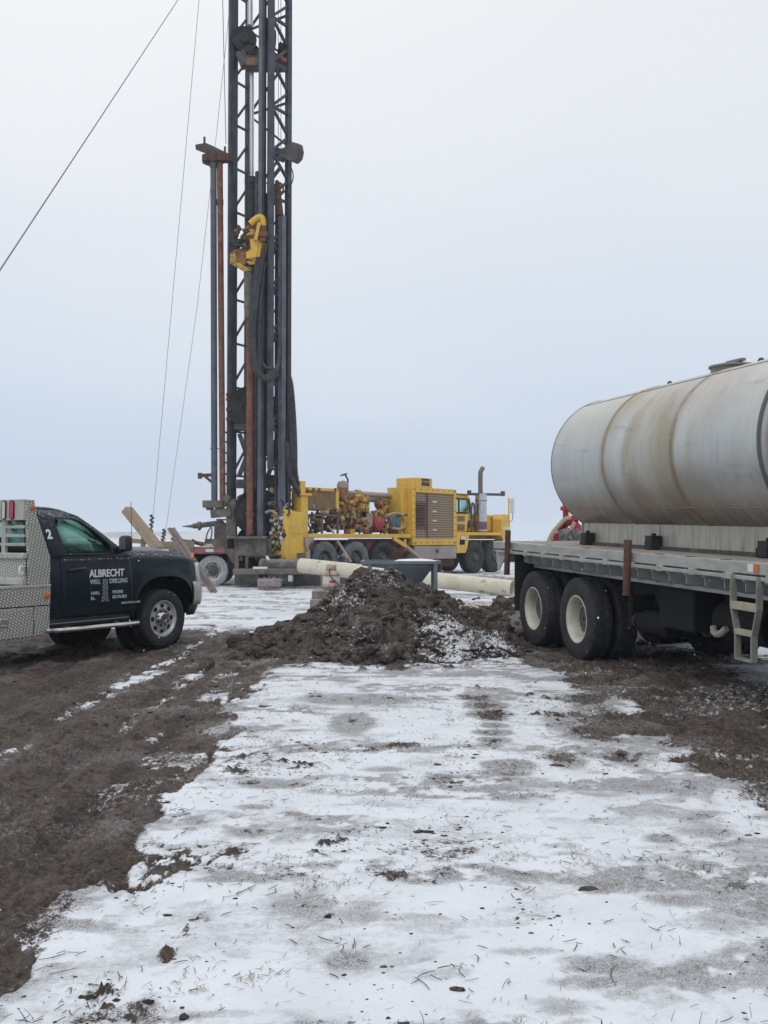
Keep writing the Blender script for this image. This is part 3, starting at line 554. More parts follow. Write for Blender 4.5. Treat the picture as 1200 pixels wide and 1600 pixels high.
# ================================================================ PICKUP
pk = thing('pickup_truck', 'dark navy pickup truck with an aluminium service bed and white door lettering', 'pickup truck', (-3.885, 13.884, -.015), (0, 0, R(57.7)))
def wbody(x):
    w = 1.0-.012*ss(.3, -.9, np.float64(0)) if False else 1.0
    if x > .42: w -= .24*((x-.42)/.51)**2.2
    if abs(x) < .8: w += .022*math.exp(-(x/.5)**4)
    return w
def zlow(x):
    t = abs(x+.0)/.56
    return .47 if t >= 1 else max(.47, .42+.57*(1-t**2.7)**(1/2.7))
def sidey(x, z):
    w = wbody(x); y = w-.055*max(0, (z-.82)/.45)**2-.06*max(0, (.8-z)/.4)**2
    if abs(x) < .75: y += .018*math.exp(-((z-zlow(x))/.07)**2)*(1 if zlow(x) > .48 else .3)
    if z > 1.10: y -= .006
    if abs(z-.72) < .03: y -= .004
    return y
def zsh(x):        # shoulder height
    if x < -.62: return 1.27
    return 1.235-.05*max(0, (x+.1))**1.6
def ztop(x):
    if x < -.62: return 1.285
    return 1.425-.035*(x+.62)-.17*max(0, (x-.15)/.72)**2.2
b = MB(); rows = []
xs = [-2.0+.05*i for i in range(28)]+[-.6+.03*i for i in range(52)]
xs = [x for x in xs if x <= .885]
for x in xs:
    zl = zlow(x); zs = zsh(x); zt = ztop(x); r = []
    for j in range(15):
        z = zl+(zs-zl)*j/14; r.append((x, -sidey(x, z), z))
    w = sidey(x, zs)
    if x < -.62: top = [(w-.02, zs+.015), (w-.06, zs+.02), (.75, 1.285), (.5, 1.285), (.2, 1.285), (0, 1.285)]
    else: top = [(w-.03, zs+(zt-zs)*.22), (w-.09, zs+(zt-zs)*.45), (w-.19, zs+(zt-zs)*.66), (.58, zs+(zt-zs)*.80), (.40, zt-.005), (0, zt)]
    r += [(x, -y, z) for y, z in top]; r += [(x, y, z) for y, z in reversed(top[:-1])]; r += [(x, -p[1], p[2]) for p in reversed(r[:15])]
    rows.append(r)
b.grid(rows); nc = len(rows[0])
b.add(rows[-1], [tuple(range(nc))]); b.add(rows[0], [tuple(range(nc-1, -1, -1))])
body = b.build('body', 'navy', pk, angle=40)
# wheel housings, chassis and underbody
b = MB()
for sgn in (-1, 1): b.lathe([(.575, -.2), (.57, .0), (.3, .0)], (0, sgn*.62, .42), (0, -sgn, 0), 30)
b.bb(-2.0, -.6, -.9, .9, .40, .62); b.bb(-.6, .9, -.38, .38, .38, .95); b.bb(-5.0, .9, .36, .46, .45, .62); b.bb(-5.0, .9, -.46, -.36, .45, .62); b.bb(.55, .8, -.7, .7, .42, .9)
b.cyl((0, -.7, .405), (0, .7, .405), .05); b.cyl((-3.39, -.7, .405), (-3.39, .7, .405), .06); b.cyl((-3.39, -.2, .405), (-3.39, .2, .405), .17)
b.build('chassis', 'void', pk)
# greenhouse
def yg(z): return .945-.235*max(0, (z-1.27))/.60-.10*max(0, (z-1.80))/.08
outer = [(-.58, 1.275), (-.80, 1.445), (-1.06, 1.645), (-1.30, 1.80), (-1.45, 1.865), (-1.90, 1.88), (-1.985, 1.83), (-2.0, 1.55), (-2.0, 1.275)]
inner = [(-.87, 1.315), (-.89, 1.44), (-1.10, 1.615), (-1.29, 1.735), (-1.40, 1.765), (-1.66, 1.775), (-1.70, 1.745), (-1.665, 1.50), (-1.63, 1.315)]
cab = MB()
for sgn in (-1, 1):
    vs = [(x, sgn*yg(z), z) for x, z in outer]+[(x, sgn*(yg(z)+.004), z) for x, z in inner]+[(x, sgn*(yg(z)-.05), z) for x, z in inner]
    n = len(outer); fs = []
    for i in range(n):
        j = (i+1) % n; fs += [(i, j, n+j, n+i), (n+i, n+j, 2*n+j, 2*n+i)]
    cab.add(vs, fs if sgn < 0 else [f[::-1] for f in fs])
# roof: lofted across
ro = []
for x, z, dz in ((-1.30, 1.80, .0), (-1.45, 1.865, .012), (-1.60, 1.878, .022), (-1.75, 1.880, .024), (-1.90, 1.880, .018), (-1.985, 1.83, 0)):
    y = yg(z); ro.append([(x, -y, z)]+[(x, y*k, z+dz+.025*(1-abs(k)**3)) for k in (-.85, -.6, -.3, 0, .3, .6, .85)]+[(x, y, z)])
cab.grid(ro)
# rear wall with window hole, windshield frame
def ringq(o4, i4, flip=False):
    vs = o4+i4; fs = [(i, (i+1) % 4, 4+(i+1) % 4, 4+i) for i in range(4)]; cab.add(vs, [f[::-1] for f in fs] if flip else fs)
ringq([(-2.0, -.945, 1.275), (-2.0, .945, 1.275), (-1.985, .73, 1.85), (-1.985, -.73, 1.85)], [(-2.0, -.62, 1.42), (-2.0, .62, 1.42), (-1.99, .56, 1.74), (-1.99, -.56, 1.74)])
ringq([(-.58, -.94, 1.275), (-.50, .0, 1.36), (-.58, .94, 1.275), (-1.31, .0, 1.835)], [(-.6, -.9, 1.28)]*4) if False else None
for sgn in (-1, 1):
    cab.add([(-.58, sgn*.94, 1.275), (-.62, sgn*.86, 1.30), (-1.33, sgn*.66, 1.80), (-1.30, sgn*.735, 1.80)], [(0, 1, 2, 3)])
greenhouse = cab.build('cab', 'navy', pk, solid=.012, angle=45)
g = MB(); wp = lambda l, sg: [(x, sg*(yg(z)-.02), z) for x, z in l]
for sg, nm in ((-1, 'side_window'), (1, 'side_window')):
    g = MB(); g.add(wp(inner, sg), [tuple(range(len(inner)))]); g.build(nm, 'glass', pk, solid=.004)
    # division post of the vent area and seal
    f = MB(); f.tube([(x, sg*(yg(z)+.003), z) for x, z in inner+inner[:1]], .011, 6); f.build('window_seal', 'black', pk)
g = MB(); rr_ = []
for t in (0, .5, 1): 
    rr_.append([(-.56-.76*t-.06*abs(k)**2*(1-.3*t), k*(.88-.22*t), 1.345+.475*t-.035*abs(k)**2) for k in (-1, -.6, -.2, .2, .6, 1)])
g.grid(rr_); g.build('windshield', 'glass', pk, solid=.005)
g = MB(); g.add([(-1.995, -.62, 1.42), (-1.995, .62, 1.42), (-1.985, .56, 1.74), (-1.985, -.56, 1.74)], [(0, 1, 2, 3)]); g.build('rear_window', 'glass', pk, solid=.005)
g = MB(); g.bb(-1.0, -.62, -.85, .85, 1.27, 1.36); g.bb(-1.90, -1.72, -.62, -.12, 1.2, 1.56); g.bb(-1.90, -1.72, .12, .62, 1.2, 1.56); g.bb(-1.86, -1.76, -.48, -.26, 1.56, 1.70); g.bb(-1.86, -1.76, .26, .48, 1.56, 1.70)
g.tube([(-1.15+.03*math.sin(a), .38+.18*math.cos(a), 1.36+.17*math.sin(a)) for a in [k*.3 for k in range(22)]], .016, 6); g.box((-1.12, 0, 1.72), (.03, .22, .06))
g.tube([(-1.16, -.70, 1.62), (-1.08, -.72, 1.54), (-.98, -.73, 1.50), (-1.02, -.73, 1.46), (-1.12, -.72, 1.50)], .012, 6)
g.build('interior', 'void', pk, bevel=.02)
# door panel standing a touch proud of the body with its shut lines
x0, x1 = -1.74, -.60; b = MB(); rows = []
seam = MB()
for k in range(24):
    x = x0+(x1-x0)*k/23; rows.append([(x+(.0 if z > .6 else (.6-z)*(.25 if k == 0 else 0)), -(sidey(x, z)+.007), z) for z in [.53+(1.262-.53)*j/18 for j in range(19)]])
b.grid(rows); door = b.build('door', 'navy', pk, solid=.012, angle=40)
edge = [(x0, .53), (x0, .9), (x0, 1.262), (x1, 1.24), (x1, .9), (x1, .53), (x0, .53)]
ep = []
for (xa, za), (xb, zb) in zip(edge, edge[1:]):
    for k in range(8): x = xa+(xb-xa)*k/8; z = za+(zb-za)*k/8; ep.append((x, -(sidey(x, z)+.003), z))
seam.tube(ep, .007, 4); seam.build('door_seam', 'void', door)
h = MB(); h.lathe([(.085, 0), (.05, .006), (.001, .008)], (-1.52, -sidey(-1.52, 1.13)+.004, 1.13), (0, 1, 0), 20); h.build('handle_recess', 'void', door)
h = MB(); h.tube([(-1.64, -1.0, 1.115), (-1.62, -1.025, 1.125), (-1.42, -1.028, 1.135), (-1.39, -1.0, 1.13)], .017, 8, smooth=1); h.build('door_handle', 'black', door)
h = MB(); h.tube([(x, -(sidey(x, 1.268)+.006), 1.272) for x in (-1.72, -1.4, -1.0, -.7)], .008, 5); h.build('belt_trim', 'black', door)
# lettering on the door
LY = -1.008
def dl(s, x, z, size, m='white_mark', bold=.004, sx=1.0):
    yy = -(sidey(x+.2, z+.03)+.0155); tilt = -math.atan((sidey(x, z+.05)-sidey(x, z-.05))/.1)
    return text(s, size, m, door, (x, yy, z), (math.pi/2-tilt*0, 0, 0), bold, .003, sx)
dl('ALBRECHT', -1.325, 1.022, .135, sx=.88, bold=.0028)
dl('WELL', -1.32, .935, .083, 'grey_mark', .002, .80); dl('DRILLING', -1.005, .935, .083, 'grey_mark', .002, .86)
dl('OHIO,', -1.31, .80, .052, 'grey_mark', .002, .95); dl('ILL.', -1.31, .735, .052, 'grey_mark', .002, .95)
dl('PHONE', -.955, .80, .055, 'grey_mark', .002, .95); dl('815-376-2811', -.955, .735, .055, 'grey_mark', .002, .80)
dl('USDOT 876976 IL 1-4225', -.80, .655, .034, 'grey_mark', .001, .9)
# little derrick emblem
b = MB(); xa, ze = -1.075, .712
def em(p, q, w=.007): b.bar((p[0], -(sidey(p[0], p[1])+.0155), p[1]), (q[0], -(sidey(q[0], q[1])+.0155), q[1]), w, .003)
bt, tp = .055, .032
for s in (-1, 1): em((xa+s*bt*.85, ze), (xa+s*tp, ze+.27), .010)
for k in range(6):
    z0 = ze+.045*k; z1 = z0+.045; w0 = bt*.85-(bt*.85-tp)*k/6; w1 = bt*.85-(bt*.85-tp)*(k+1)/6
    em((xa-w0, z0), (xa+w1, z1)); em((xa+w0, z0), (xa-w1, z1)); em((xa-w1, z1), (xa+w1, z1), .006)
em((xa-.07, ze-.004), (xa+.07, ze-.004), .018); em((xa-.045, ze+.165), (xa+.045, ze+.165), .014); em((xa-.035, ze+.275), (xa+.035, ze+.275), .014)
b.build('derrick_emblem', 'grey_mark', door)
text('2', .17, 'white_mark', greenhouse, (-1.865, -(yg(1.52)+.018), 1.515), (math.pi/2-R(21), 0, 0), .006, .003, .9)
# mirror
b = MB(); b.box((-.83, -1.12, 1.45), (.12, .17, .21)); mr = b.build('side_mirror', 'black', pk, bevel=.05, seg=4)
b = MB(); b.box((-.892, -1.12, 1.45), (.004, .12, .15)); b.build('mirror_glass', 'bluepipe', mr, bevel=.001)
b = MB(); b.bar((-.80, -1.06, 1.40), (-.76, -.92, 1.36), .05, .08); b.build('mirror_arm', 'black', mr)
b = MB(); b.box((-.83, 1.12, 1.45), (.12, .17, .21)); b.build('side_mirror', 'black', pk, bevel=.05, seg=4)
b = MB(); b.box((-1.60, -.15, 1.915), (.10, .12, .03)); b.build('roof_light', 'black', pk, bevel=.01)
b = MB(); b.tube([(-.42, -.80, 1.28), (-.45, -.80, 2.02)], .004, 5); b.cyl((-.42, -.80, 1.28), (-.42, -.80, 1.33), .012); b.build('antenna', 'black', pk)
# front end
b = MB(); b.tube([(.46, -1.006, .90), (.47, -1.002, 1.02), (.45, -.992, 1.15)], [.03, .036, .02], 8); 
for s in (-1, 1):
    fl = MB(); fl.grid([[(x, s*(wbody(x)-.055*((z-.82)/.45)**2*(z > .82)+.006), z) for z in (.90, 1.0, 1.08, 1.165)] for x in (.66, .74, .81, .88)]); fl.build('headlight', 'clearlens', pk, solid=.02)
b = MB(); b.bb(.86, .92, -.55, .55, .72, 1.12); b.build('grille', 'black', pk, bevel=.02)
b = MB(); bp = []
for x, y in ((.56, .995), (.64, .985), (.73, .95), (.81, .885), (.89, .77), (.94, .6), (.97, .3), (.98, 0)):
    bp.append([(x, -y, .56), (x+.015, -y-.012, .64), (x+.015, -y-.012, .80), (x, -y, .88), (x-.02, -y+.05, .885)])
bp2 = bp+[[(x, -y, z) for x, y, z in r] for r in reversed(bp[:-1])]
b.grid(bp2); b.build('bumper', 'alu', pk, solid=.03, angle=50)
b = MB(); b.grid([[(p[0][0]-.03, p[0][1]*.98, .56), (p[0][0]-.08, p[0][1]*.95, .42)] for p in bp2]); b.build('valance', 'black', pk, solid=.03)
# running board
b = MB(); b.tube([(-1.98, -1.02, .40), (-1.90, -1.13, .40), (-1.6, -1.16, .40), (-.85, -1.16, .40), (-.62, -1.13, .40)], .030, 10); sb = b.build('running_board', 'chrome', pk)
b = MB(); b.box((-1.28, -1.07, .405), (1.30, .13, .02)); b.bar((-1.7, -.9, .44), (-1.7, -1.1, .39), .05); b.bar((-.9, -.9, .44), (-.9, -1.1, .39), .05); b.build('step_pad', 'black', sb)
b = MB(); b.bb(-1.95, -.62, -.975, -.90, .42, .52); b.build('sill', 'black', pk, bevel=.01)
b = MB(); b.tube([(-1.93, -1.0, .47), (-1.2, -1.005, .47), (-.66, -1.0, .47)], .012, 6); b.build('sill_trim', 'bluepipe', pk)
# wheels
for s in (-1, 1):
    wheel(pk, 0, s*.86, (.405), .405, .27, .248, s, 'rubber', 'alloy', 'pick', n=96, tread=.010)
    wheel(pk, -3.39, s*.86, (.405), .405, .27, .248, s, 'rubber', 'alloy', 'pick', n=60, tread=.010)
# aluminium service bed
bed = MB(); bed.bb(-5.0, -1.93, -1.0, 1.0, .90, .945); bed.build('bed_deck', 'alu', pk)
b = MB(); b.bb(-5.0, -1.93, -1.015, -.96, .71, .925); b.bb(-5.0, -1.93, .96, 1.015, .71, .925); sr = b.build('side_rail', 'plate', pk, bevel=.006)
b = MB(); b.bb(-5.0, -1.93, -1.022, -.95, .926, .962); b.bb(-5.0, -1.93, .95, 1.022, .926, .962); b.build('rail_cap', 'alu', sr, bevel=.006)
for xm in (-1.985, -3.6):
    b = MB(); b.lathe([(.042, 0), (.040, .012), (.02, .018), (.001, .019)], (xm, -1.015, .825), (0, -1, 0), 20); b.build('marker_lamp', 'amber', pk)
b = MB(); b.bb(-2.155, -1.93, -1.005, -.55, .35, .700); tb = b.build('tool_box', 'plate', pk, bevel=.008)
b = MB(); b.bb(-2.92, -2.165, -1.005, -.55, .33, .700); tb2 = b.build('tool_box', 'plate', pk, bevel=.008)
b = MB(); b.bb(-2.90, -2.18, -1.016, -1.004, .345, .685); td = b.build('box_door', 'plate', tb2, bevel=.004)
b = MB(); b.box((-2.59, -1.022, .53), (.11, .012, .10)); b.bar((-2.62, -1.032, .505), (-2.56, -1.032, .505), .012, .012); b.build('latch', 'chrome', tb2, bevel=.004)
b = MB(); b.bb(-5.0, -2.95, -1.0, -.55, .62, .705); b.build('fender_panel', 'plate', pk)
# headache rack: side wings, upper lamp panel, louvre bars and lower plate
def wing(s):
    b = MB(); o = s*1.0; i = s*.965
    b.prism([(-2.285, 1.98), (-2.165, 1.98), (-2.13, 1.80), (-1.925, 1.285), (-1.925, .965), (-2.245, .965), (-2.245, 1.28)], o, i)
    return b
rk = wing(-1).build('headache_rack', 'plate', pk, bevel=.006)
wing(1).build('rack_wing', 'plate', rk, bevel=.006)
b = MB(); b.bb(-2.31, -2.262, -.99, .99, 1.735, 1.985); lp = b.build('lamp_panel', 'alu', rk, bevel=.006)
for yy, mm in ((-.78, 'redlens'), (-.63, 'clearlens'), (.78, 'redlens'), (.63, 'clearlens')):
    b = MB(); o_ = []
    for k in range(20):
        a = 2*math.pi*k/20; o_.append((yy+.036*math.cos(a)-.035*(1 if math.sin(a) > 0 else -1)*0, 1.86+(.075 if math.sin(a) > 0 else -.075)+.036*math.sin(a)))
    b.prism(o_, -2.325, -2.31, lambda a, c, y: (y, a, c)); l1 = b.build('rack_lamp', mm, lp)
    b = MB(); b.tube([(-2.318, a, c) for a, c in o_+o_[:1]], .009, 6); b.build('lamp_gasket', 'black', l1)
b = MB(); b.lathe([(.036, 0), (.034, .01), (.02, .014), (.001, .015)], (-2.19, -1.001, 1.885), (0, -1, 0), 20); b.build('marker_lamp', 'amber', rk)
b = MB()
for z in (1.655, 1.55, 1.445): b.bb(-2.285, -2.255, -.97, .97, z-.018, z+.018)
b.bb(-2.29, -2.25, -.62, -.55, 1.30, 1.76); b.bb(-2.29, -2.25, .55, .62, 1.30, 1.76); b.bb(-2.29, -2.25, -.05, .05, 1.30, 1.76)
b.build('louvre_bars', 'alu', rk, bevel=.004)
b = MB(); b.bb(-2.31, -2.25, -.99, .99, 1.275, 1.345); b.build('rack_crossbar', 'alu', rk, bevel=.01)
b = MB(); b.bb(-2.27, -2.255, -.97, .97, 1.02, 1.28); b.build('lower_plate', 'plate', rk)
b = MB(); b.bb(-2.32, -2.25, -.985, .985, .962, 1.045); b.build('foot_beam', 'alu', rk, bevel=.01)
b = MB(); b.tube([(-2.29, -.965, 1.17), (-2.34, -.975, 1.19), (-2.35, -.98, 1.14), (-2.34, -.975, 1.09), (-2.29, -.965, 1.11)], .013, 8, smooth=1); b.build('tie_ring', 'white_mark', rk)

# ================================================================ TANK TRUCK
TA = R(-76.4)
tk = thing('flatbed_truck', 'long flatbed truck with black dual wheels, cream rims and a light grey deck', 'flatbed truck', (3.22, 13.69, 0), (0, .024, TA))
b = MB(); b.bb(-1.42, 8.2, -1.16, 1.16, 1.365, 1.417)
dk = b.build('deck', 'deckwood', tk)
b = MB()
for k in range(1, 12): b.bb(-1.42, 8.2, -1.16+.193*k-.004, -1.16+.193*k+.004, 1.4172, 1.4195)
b.build('deck_gaps', 'wood_grey', dk)
b = MB()
for s in (-1, 1):
    a_, c_ = sorted((s*1.16, s*1.24)); b.bb(-1.43, 8.2, a_, c_, 1.315, 1.422)
b.bb(-1.45, -1.42, -1.24, 1.24, 1.27, 1.424)
rail = b.build('side_rail', 'alu_rail', tk, bevel=.006)
b = MB()
for s in (-1, 1):
    a_, c_ = sorted((s*1.225, s*1.262)); b.bb(-1.3, 8.2, a_, c_, 1.262, 1.298)
b.build('rub_rail', 'alu_rail', rail, bevel=.004)
b = MB(); k = 0; x = -.72
while x < 8:
    for s in (-1, 1):
        b = MB(); a_, c_ = sorted((s*1.19, s*1.268)); b.bb(x-.05, x+.05, a_, c_, 1.255, 1.318); b.build('stake_pocket', 'alu_rail', rail, bevel=.004)
    x += .61
for x in (.6, 1.75, 3.45, 4.05, 4.65, 6.0): b = MB(); b.box((x, -1.205, 1.4245), (.12, .04, .006)); b.build('deck_hook', 'rust_dark', rail)
# cross members with gusset plates under the deck
b = MB(); x = -1.1
while x < 8:
    b.bb(x-.02, x+.02, -1.15, 1.15, 1.23, 1.362)
    for s in (-1, 1): b.prism([(s*1.15, 1.36), (s*1.15, 1.15), (s*.62, 1.02), (s*.62, 1.36)], x+.03, x+.04, lambda a, c, y: (y, a, c))
    x += .33
for s in (-1, 1):
    a_, c_ = sorted((s*.86, s*.90)); b.bb(-1.3, 8, a_, c_, 1.06, 1.10)
b.build('cross_members', MT['cross'], tk)
b = MB()
for s in (-1, 1): b.bb(-1.35, 9, s*.55-.05, s*.55+.05, .78, 1.225)
b.build('frame_rails', 'under', tk)
b = MB()
for x in (0, 1.40):
    b.cyl((x, -.85, .525), (x, .85, .525), .07); b.cyl((x, -.18, .525), (x, .18, .525), .24, n=20); b.cyl((x+.18, -.42, .70), (x+.18, -.60, .70), .11); b.cyl((x+.18, .42, .70), (x+.18, .60, .70), .11)
b.bb(-.55, 1.95, -.50, -.42, .62, .80); b.bb(-.55, 1.95, .42, .50, .62, .80)
b.build('axles', 'under', tk)
b = MB()
for x in (.25, 1.65, 2.5): b.tube([(x, -.60, .95), (x+.1, -.72, .80), (x+.3, -.74, .70), (x+.45, -.62, .85)], .014, 6, smooth=2)
b.bar((2.3, -.62, .60), (3.3, -.50, 1.0), .05); b.build('air_lines', 'hose', tk)
b = MB(); b.bb(3.0, 3.7, -.95, -.6, .62, 1.04); b.cyl((2.35, -.75, .60), (3.0, -.75, .60), .13, n=20); b.bb(5.6, 6.6, -1.0, -.5, .5, 1.05); b.cyl((3.9, -.68, .78), (4.7, -.68, .78), .2, n=20)
b.cyl((2.3, -.2, .6), (8, -.2, .75), .06); b.bb(4.4, 6.5, -.45, .45, .45, 1.0); b.bb(2.2, 2.3, -.9, .9, .5, .9); b.bb(2.6, 8.0, .95, 1.05, .45, 1.1)
b.build('under_tanks', 'void', tk, bevel=.02)
b = MB(); b.cyl((2.28, -.80, .60), (2.35, -.80, .60), .10, n=20); b.build('tank_end', 'under', tk)
b = MB(); b.tube([(3.98, -.90, .72), (4.02, -.92, .66), (4.12, -.92, .66), (4.2, -.90, .73)], .035, 8, smooth=1); b.build('hook_bracket', 'stepgrey', tk)
for x in (0, 1.40):
    for s in (-1, 1):
        wheel(tk, x, s*1.055, .525, .525, .27, .286, s, 'rubber', 'cream_rim', 'dish', n=96, tread=.016)
        wheel(tk, x, s*.725, .525, .525, .27, .286, s, 'rubber', 'cream_rim', 'dish', n=60, tread=.016)
for s in (-1, 1):
    wheel(tk, 7.6, s*1.02, .525, .525, .28, .286, s, 'rubber', 'cream_rim', 'steer', n=60)
for s in (-1, 1):
    b = MB(); a_, c_ = sorted((s*.60, s*1.20)); b.bb(-.66, -.645, a_, c_, .44, 1.25); b.build('mud_flap', 'under', tk)
b = MB()
for s in (-1, 1):
    a_, c_ = sorted((s*1.20, s*1.215)); b.prism([(-1.40, 1.27), (-.98, 1.27), (-1.02, 1.18), (-1.27, .98), (-1.33, 1.0)], a_, c_)
b.bb(-1.42, -1.39, -1.2, 1.2, 1.10, 1.27)
b.build('tail_gusset', 'alu_rail', tk, bevel=.004)
# access ladder
b = MB(); lx0, lx1 = 4.86, 5.24; 
def lad(pts): 
    for p, q in zip(pts, pts[1:]): b.bar(p, q, .020, .075)
for s, xx in ((1, lx0), (-1, lx1)):
    pts = [(xx, -1.262, 1.30), (xx, -1.265, 1.02), (xx+s*.07, -1.265, .78), (xx+s*.07, -1.265, .56)]
    for p, q in zip(pts, pts[1:]):
        p = Vector(p); q = Vector(q); d = (q-p).normalized(); b.add([p+Vector((dx, dy, 0)) for dx in (-.009, .009) for dy in (-.03, .03)]+[q+Vector((dx, dy, 0)) for dx in (-.009, .009) for dy in (-.03, .03)], [(0, 1, 5, 4), (2, 6, 7, 3), (0, 4, 6, 2), (1, 3, 7, 5), (0, 2, 3, 1), (4, 5, 7, 6)])
b.bb(lx0+.065, lx1-.065, -1.295, -1.235, .55, .572)
MT['ladder'] = mat('ladder_paint', (.27, .27, .235), .7, col2=(.20, .20, .18), nscale=6, dirt=(.16, .12, .09), dscale=5, dlo=.6)
ld = b.build('ladder', 'ladder', tk)
b = MB(); b.bb(lx0+.0, lx1-.0, -1.297, -1.24, .995, 1.065); b.bb(lx0+.06, lx1-.06, -1.297, -1.24, .775, .825); b.build('ladder_rung', MT['rung'], ld, bevel=.004)
b = MB(); b.bb(5.04, 5.12, -1.2435, -1.241, 1.335, 1.405); b.build('label_plate', 'white_mark', tk); b = MB(); b.bb(5.135, 5.20, -1.252, -1.241, 1.335, 1.405); b.build('marker_lamp', 'amber', tk)
for i, x in enumerate((2.93, -.71)):
    wm = world_of(tk); p0 = wm @ Vector((x, -1.30, .95)); p1 = wm @ Vector((x, -1.285, 1.56 if i == 0 else 1.60)); q = world_of(tk)
    o = bpy.data.objects.new('pipe_stake', None)
    b = MB(); b.v = []; b.cyl(p0, p1, .042, n=18); ob = b.build('pipe_stake', 'rust_dark', None, bevel=.003)
    bpy.data.objects.remove(o)
    tag(ob, ['rusty pipe stake on the truck deck side between the dual wheels and ladder', 'rusty pipe stake at the tail corner of the truck deck'][i], 'stake', 'rusty stakes along the truck deck')
# tank
wm = world_of(tk); TZ = 2.54
tn = thing('storage_tank', 'big stained stainless steel cylinder tank lying on the truck deck', 'tank', wm @ Vector((.02, 0, 1.417)), (0, .024, TA))
RT = .93; cz = 1.12; b = MB()
prof = [(.02, -.12), (.35, -.11), (.65, -.07), (.85, -.02), (RT-.015, 0), (RT, .008)]+[(RT, x) for x in (.5, 1.0, 1.55)]+[(RT+.004, 1.565), (RT+.004, 1.575), (RT, 1.59), (RT, 2.4), (RT, 3.16)]+[(RT+.004, 3.175), (RT+.004, 3.185), (RT, 3.2), (RT, 4.0), (RT, 5), (RT, 6.4), (RT-.02, 6.42), (.6, 6.5), (.02, 6.52)]
b.lathe(prof, (0, 0, 0), (1, 0, 0), 96); sh = b.build('shell', 'tank', tn, angle=60, loc=(0, 0, cz))
b = MB()
for ang in (-42, 62, 222-360, 118, -118-20):
    a = R(ang); y = -RT*math.cos(a)*1.0; z = RT*math.sin(a); b.bar((0.01, y*1.002, z*1.002), (6.4, y*1.002, z*1.002), .008, .008)
for x in (1.57, 3.18, 4.86): b.tube([(x, (RT+.001)*math.cos(t), (RT+.001)*math.sin(t)) for t in [k*2*math.pi/72 for k in range(73)]], .007, 5)
b.tube([(.004, (RT-.004)*math.cos(t), (RT-.004)*math.sin(t)) for t in [k*2*math.pi/72 for k in range(73)]], .012, 6)
b.build('weld_seam', MT['seam'], sh)
b = MB(); b.tube([(4.73, -(RT+.01)*math.cos(t), (RT+.01)*math.sin(t)) for t in [R(a) for a in range(-70, 200, 6)]], .018, 6); b.build('strap', 'cable', sh)
b = MB(); yb = -.44; b.prism([(.0, -.0), (.0, .30), (6.4, .30), (6.4, 0)], -.44, -.43); b.prism([(.0, 0), (.0, .30), (6.4, .30), (6.4, 0)], .43, .44); b.bb(-.005, .005, -.46, .46, 0, .30)
b.add([(0, -.45, 0), (0, -.44, .30), (0, -.62, .50), (0, -.35, .25), (0, .35, .25), (0, .62, .50), (0, .44, .3), (0, .45, 0)], [(0, 1, 2, 3, 4, 5, 6, 7)])
sk = b.build('skirt', 'skirt', tn, solid=.006)
b = MB(); b.bb(-.01, 6.4, -.49, -.42, .0, .045); b.bb(-.01, 6.4, .42, .49, 0, .045); b.build('base_angle', 'frame_dark', sk)
b = MB(); b.bb(2.10, 2.115, -.452, -.44, .05, .30); b.build('skirt_seam', 'alu', sk)
b = MB(); b.tube([(4.73, -.50, .0), (4.73, -.50, .45), (4.73, -.76, .62)], .012, 6); b.build('strap_rod', 'alu', tn)
for x in (.32, 2.1, 4.3):
    b = MB(); b.bb(x-.075, x+.075, -.60, -.452, .002, .17); b.bb(x-.16, x-.13, -.56, -.452, .002, .10); b.cyl((x, -.52, .17), (x, -.52, .20), .03); b.build('hold_down', 'black', tn, bevel=.012)
b = MB(); mx = 2.93; b.lathe([(.25, -.05), (.25, .075), (.275, .08), (.275, .10), (.16, .125), (.01, .13)], (mx, 0, RT+cz-.055), (0, 0, 1), 28); b.bar((mx-.05, -.05, RT+cz+.085), (mx+.26, -.05, RT+cz+.08), .05, .03); b.build('manhole', MT['hatch'], tn)
for x, r0 in ((2.52, .05), (1.55, .04), (3.42, .05), (5.0, .05)):
    b = MB(); b.tube([(x-.04, 0, RT+cz-.01), (x-.035, 0, RT+cz+.05), (x+.035, 0, RT+cz+.05), (x+.04, 0, RT+cz-.01)], .014, 6, smooth=1); b.build('lifting_lug', 'frame_dark', tn)

# ================================================================ DRILL RIG
rg = thing('drill_rig', 'tall truck-mounted well drilling rig, yellow carrier with dark lattice mast', 'drilling rig', (-2.83, 31.40, .12), (0, 0, R(50)))
RW = world_of(rg); RI = RW.inverted()
def rp(px, py, yl):
    "rig-local (x, z) where the sight line crosses the plane y=yl of the rig"
    o = RI @ Vector((0, 0, CAMZ)); d = (RI.to_3x3() @ ray(px, py)); k = (yl-o.y)/d.y; p = o+d*k; return p.x, p.z
def rbox(b, px0, px1, py0, py1, y0, y1):
    xa, za = rp(px0, py0, y0); xb, zb = rp(px1, py1, y0); b.bb(xa, xb, y0, y1, za, zb); return b
NS = -1.25
# wheels
for x in (0.02, 1.52, 2.92):
    for s in (-1, 1): wheel(rg, x, s*1.06, .63, .63, .40, .33, s, 'rubber_grey' if x < 2 else 'rubber', 'hub_dark', 'steer', n=66, tread=.02)
for x in (8.40, 9.74):
    for s in (-1, 1): wheel(rg, x, s*1.06, .63, .63, .40, .31, s, 'rubber', 'hub_dark', 'steer', n=66, tread=.02)
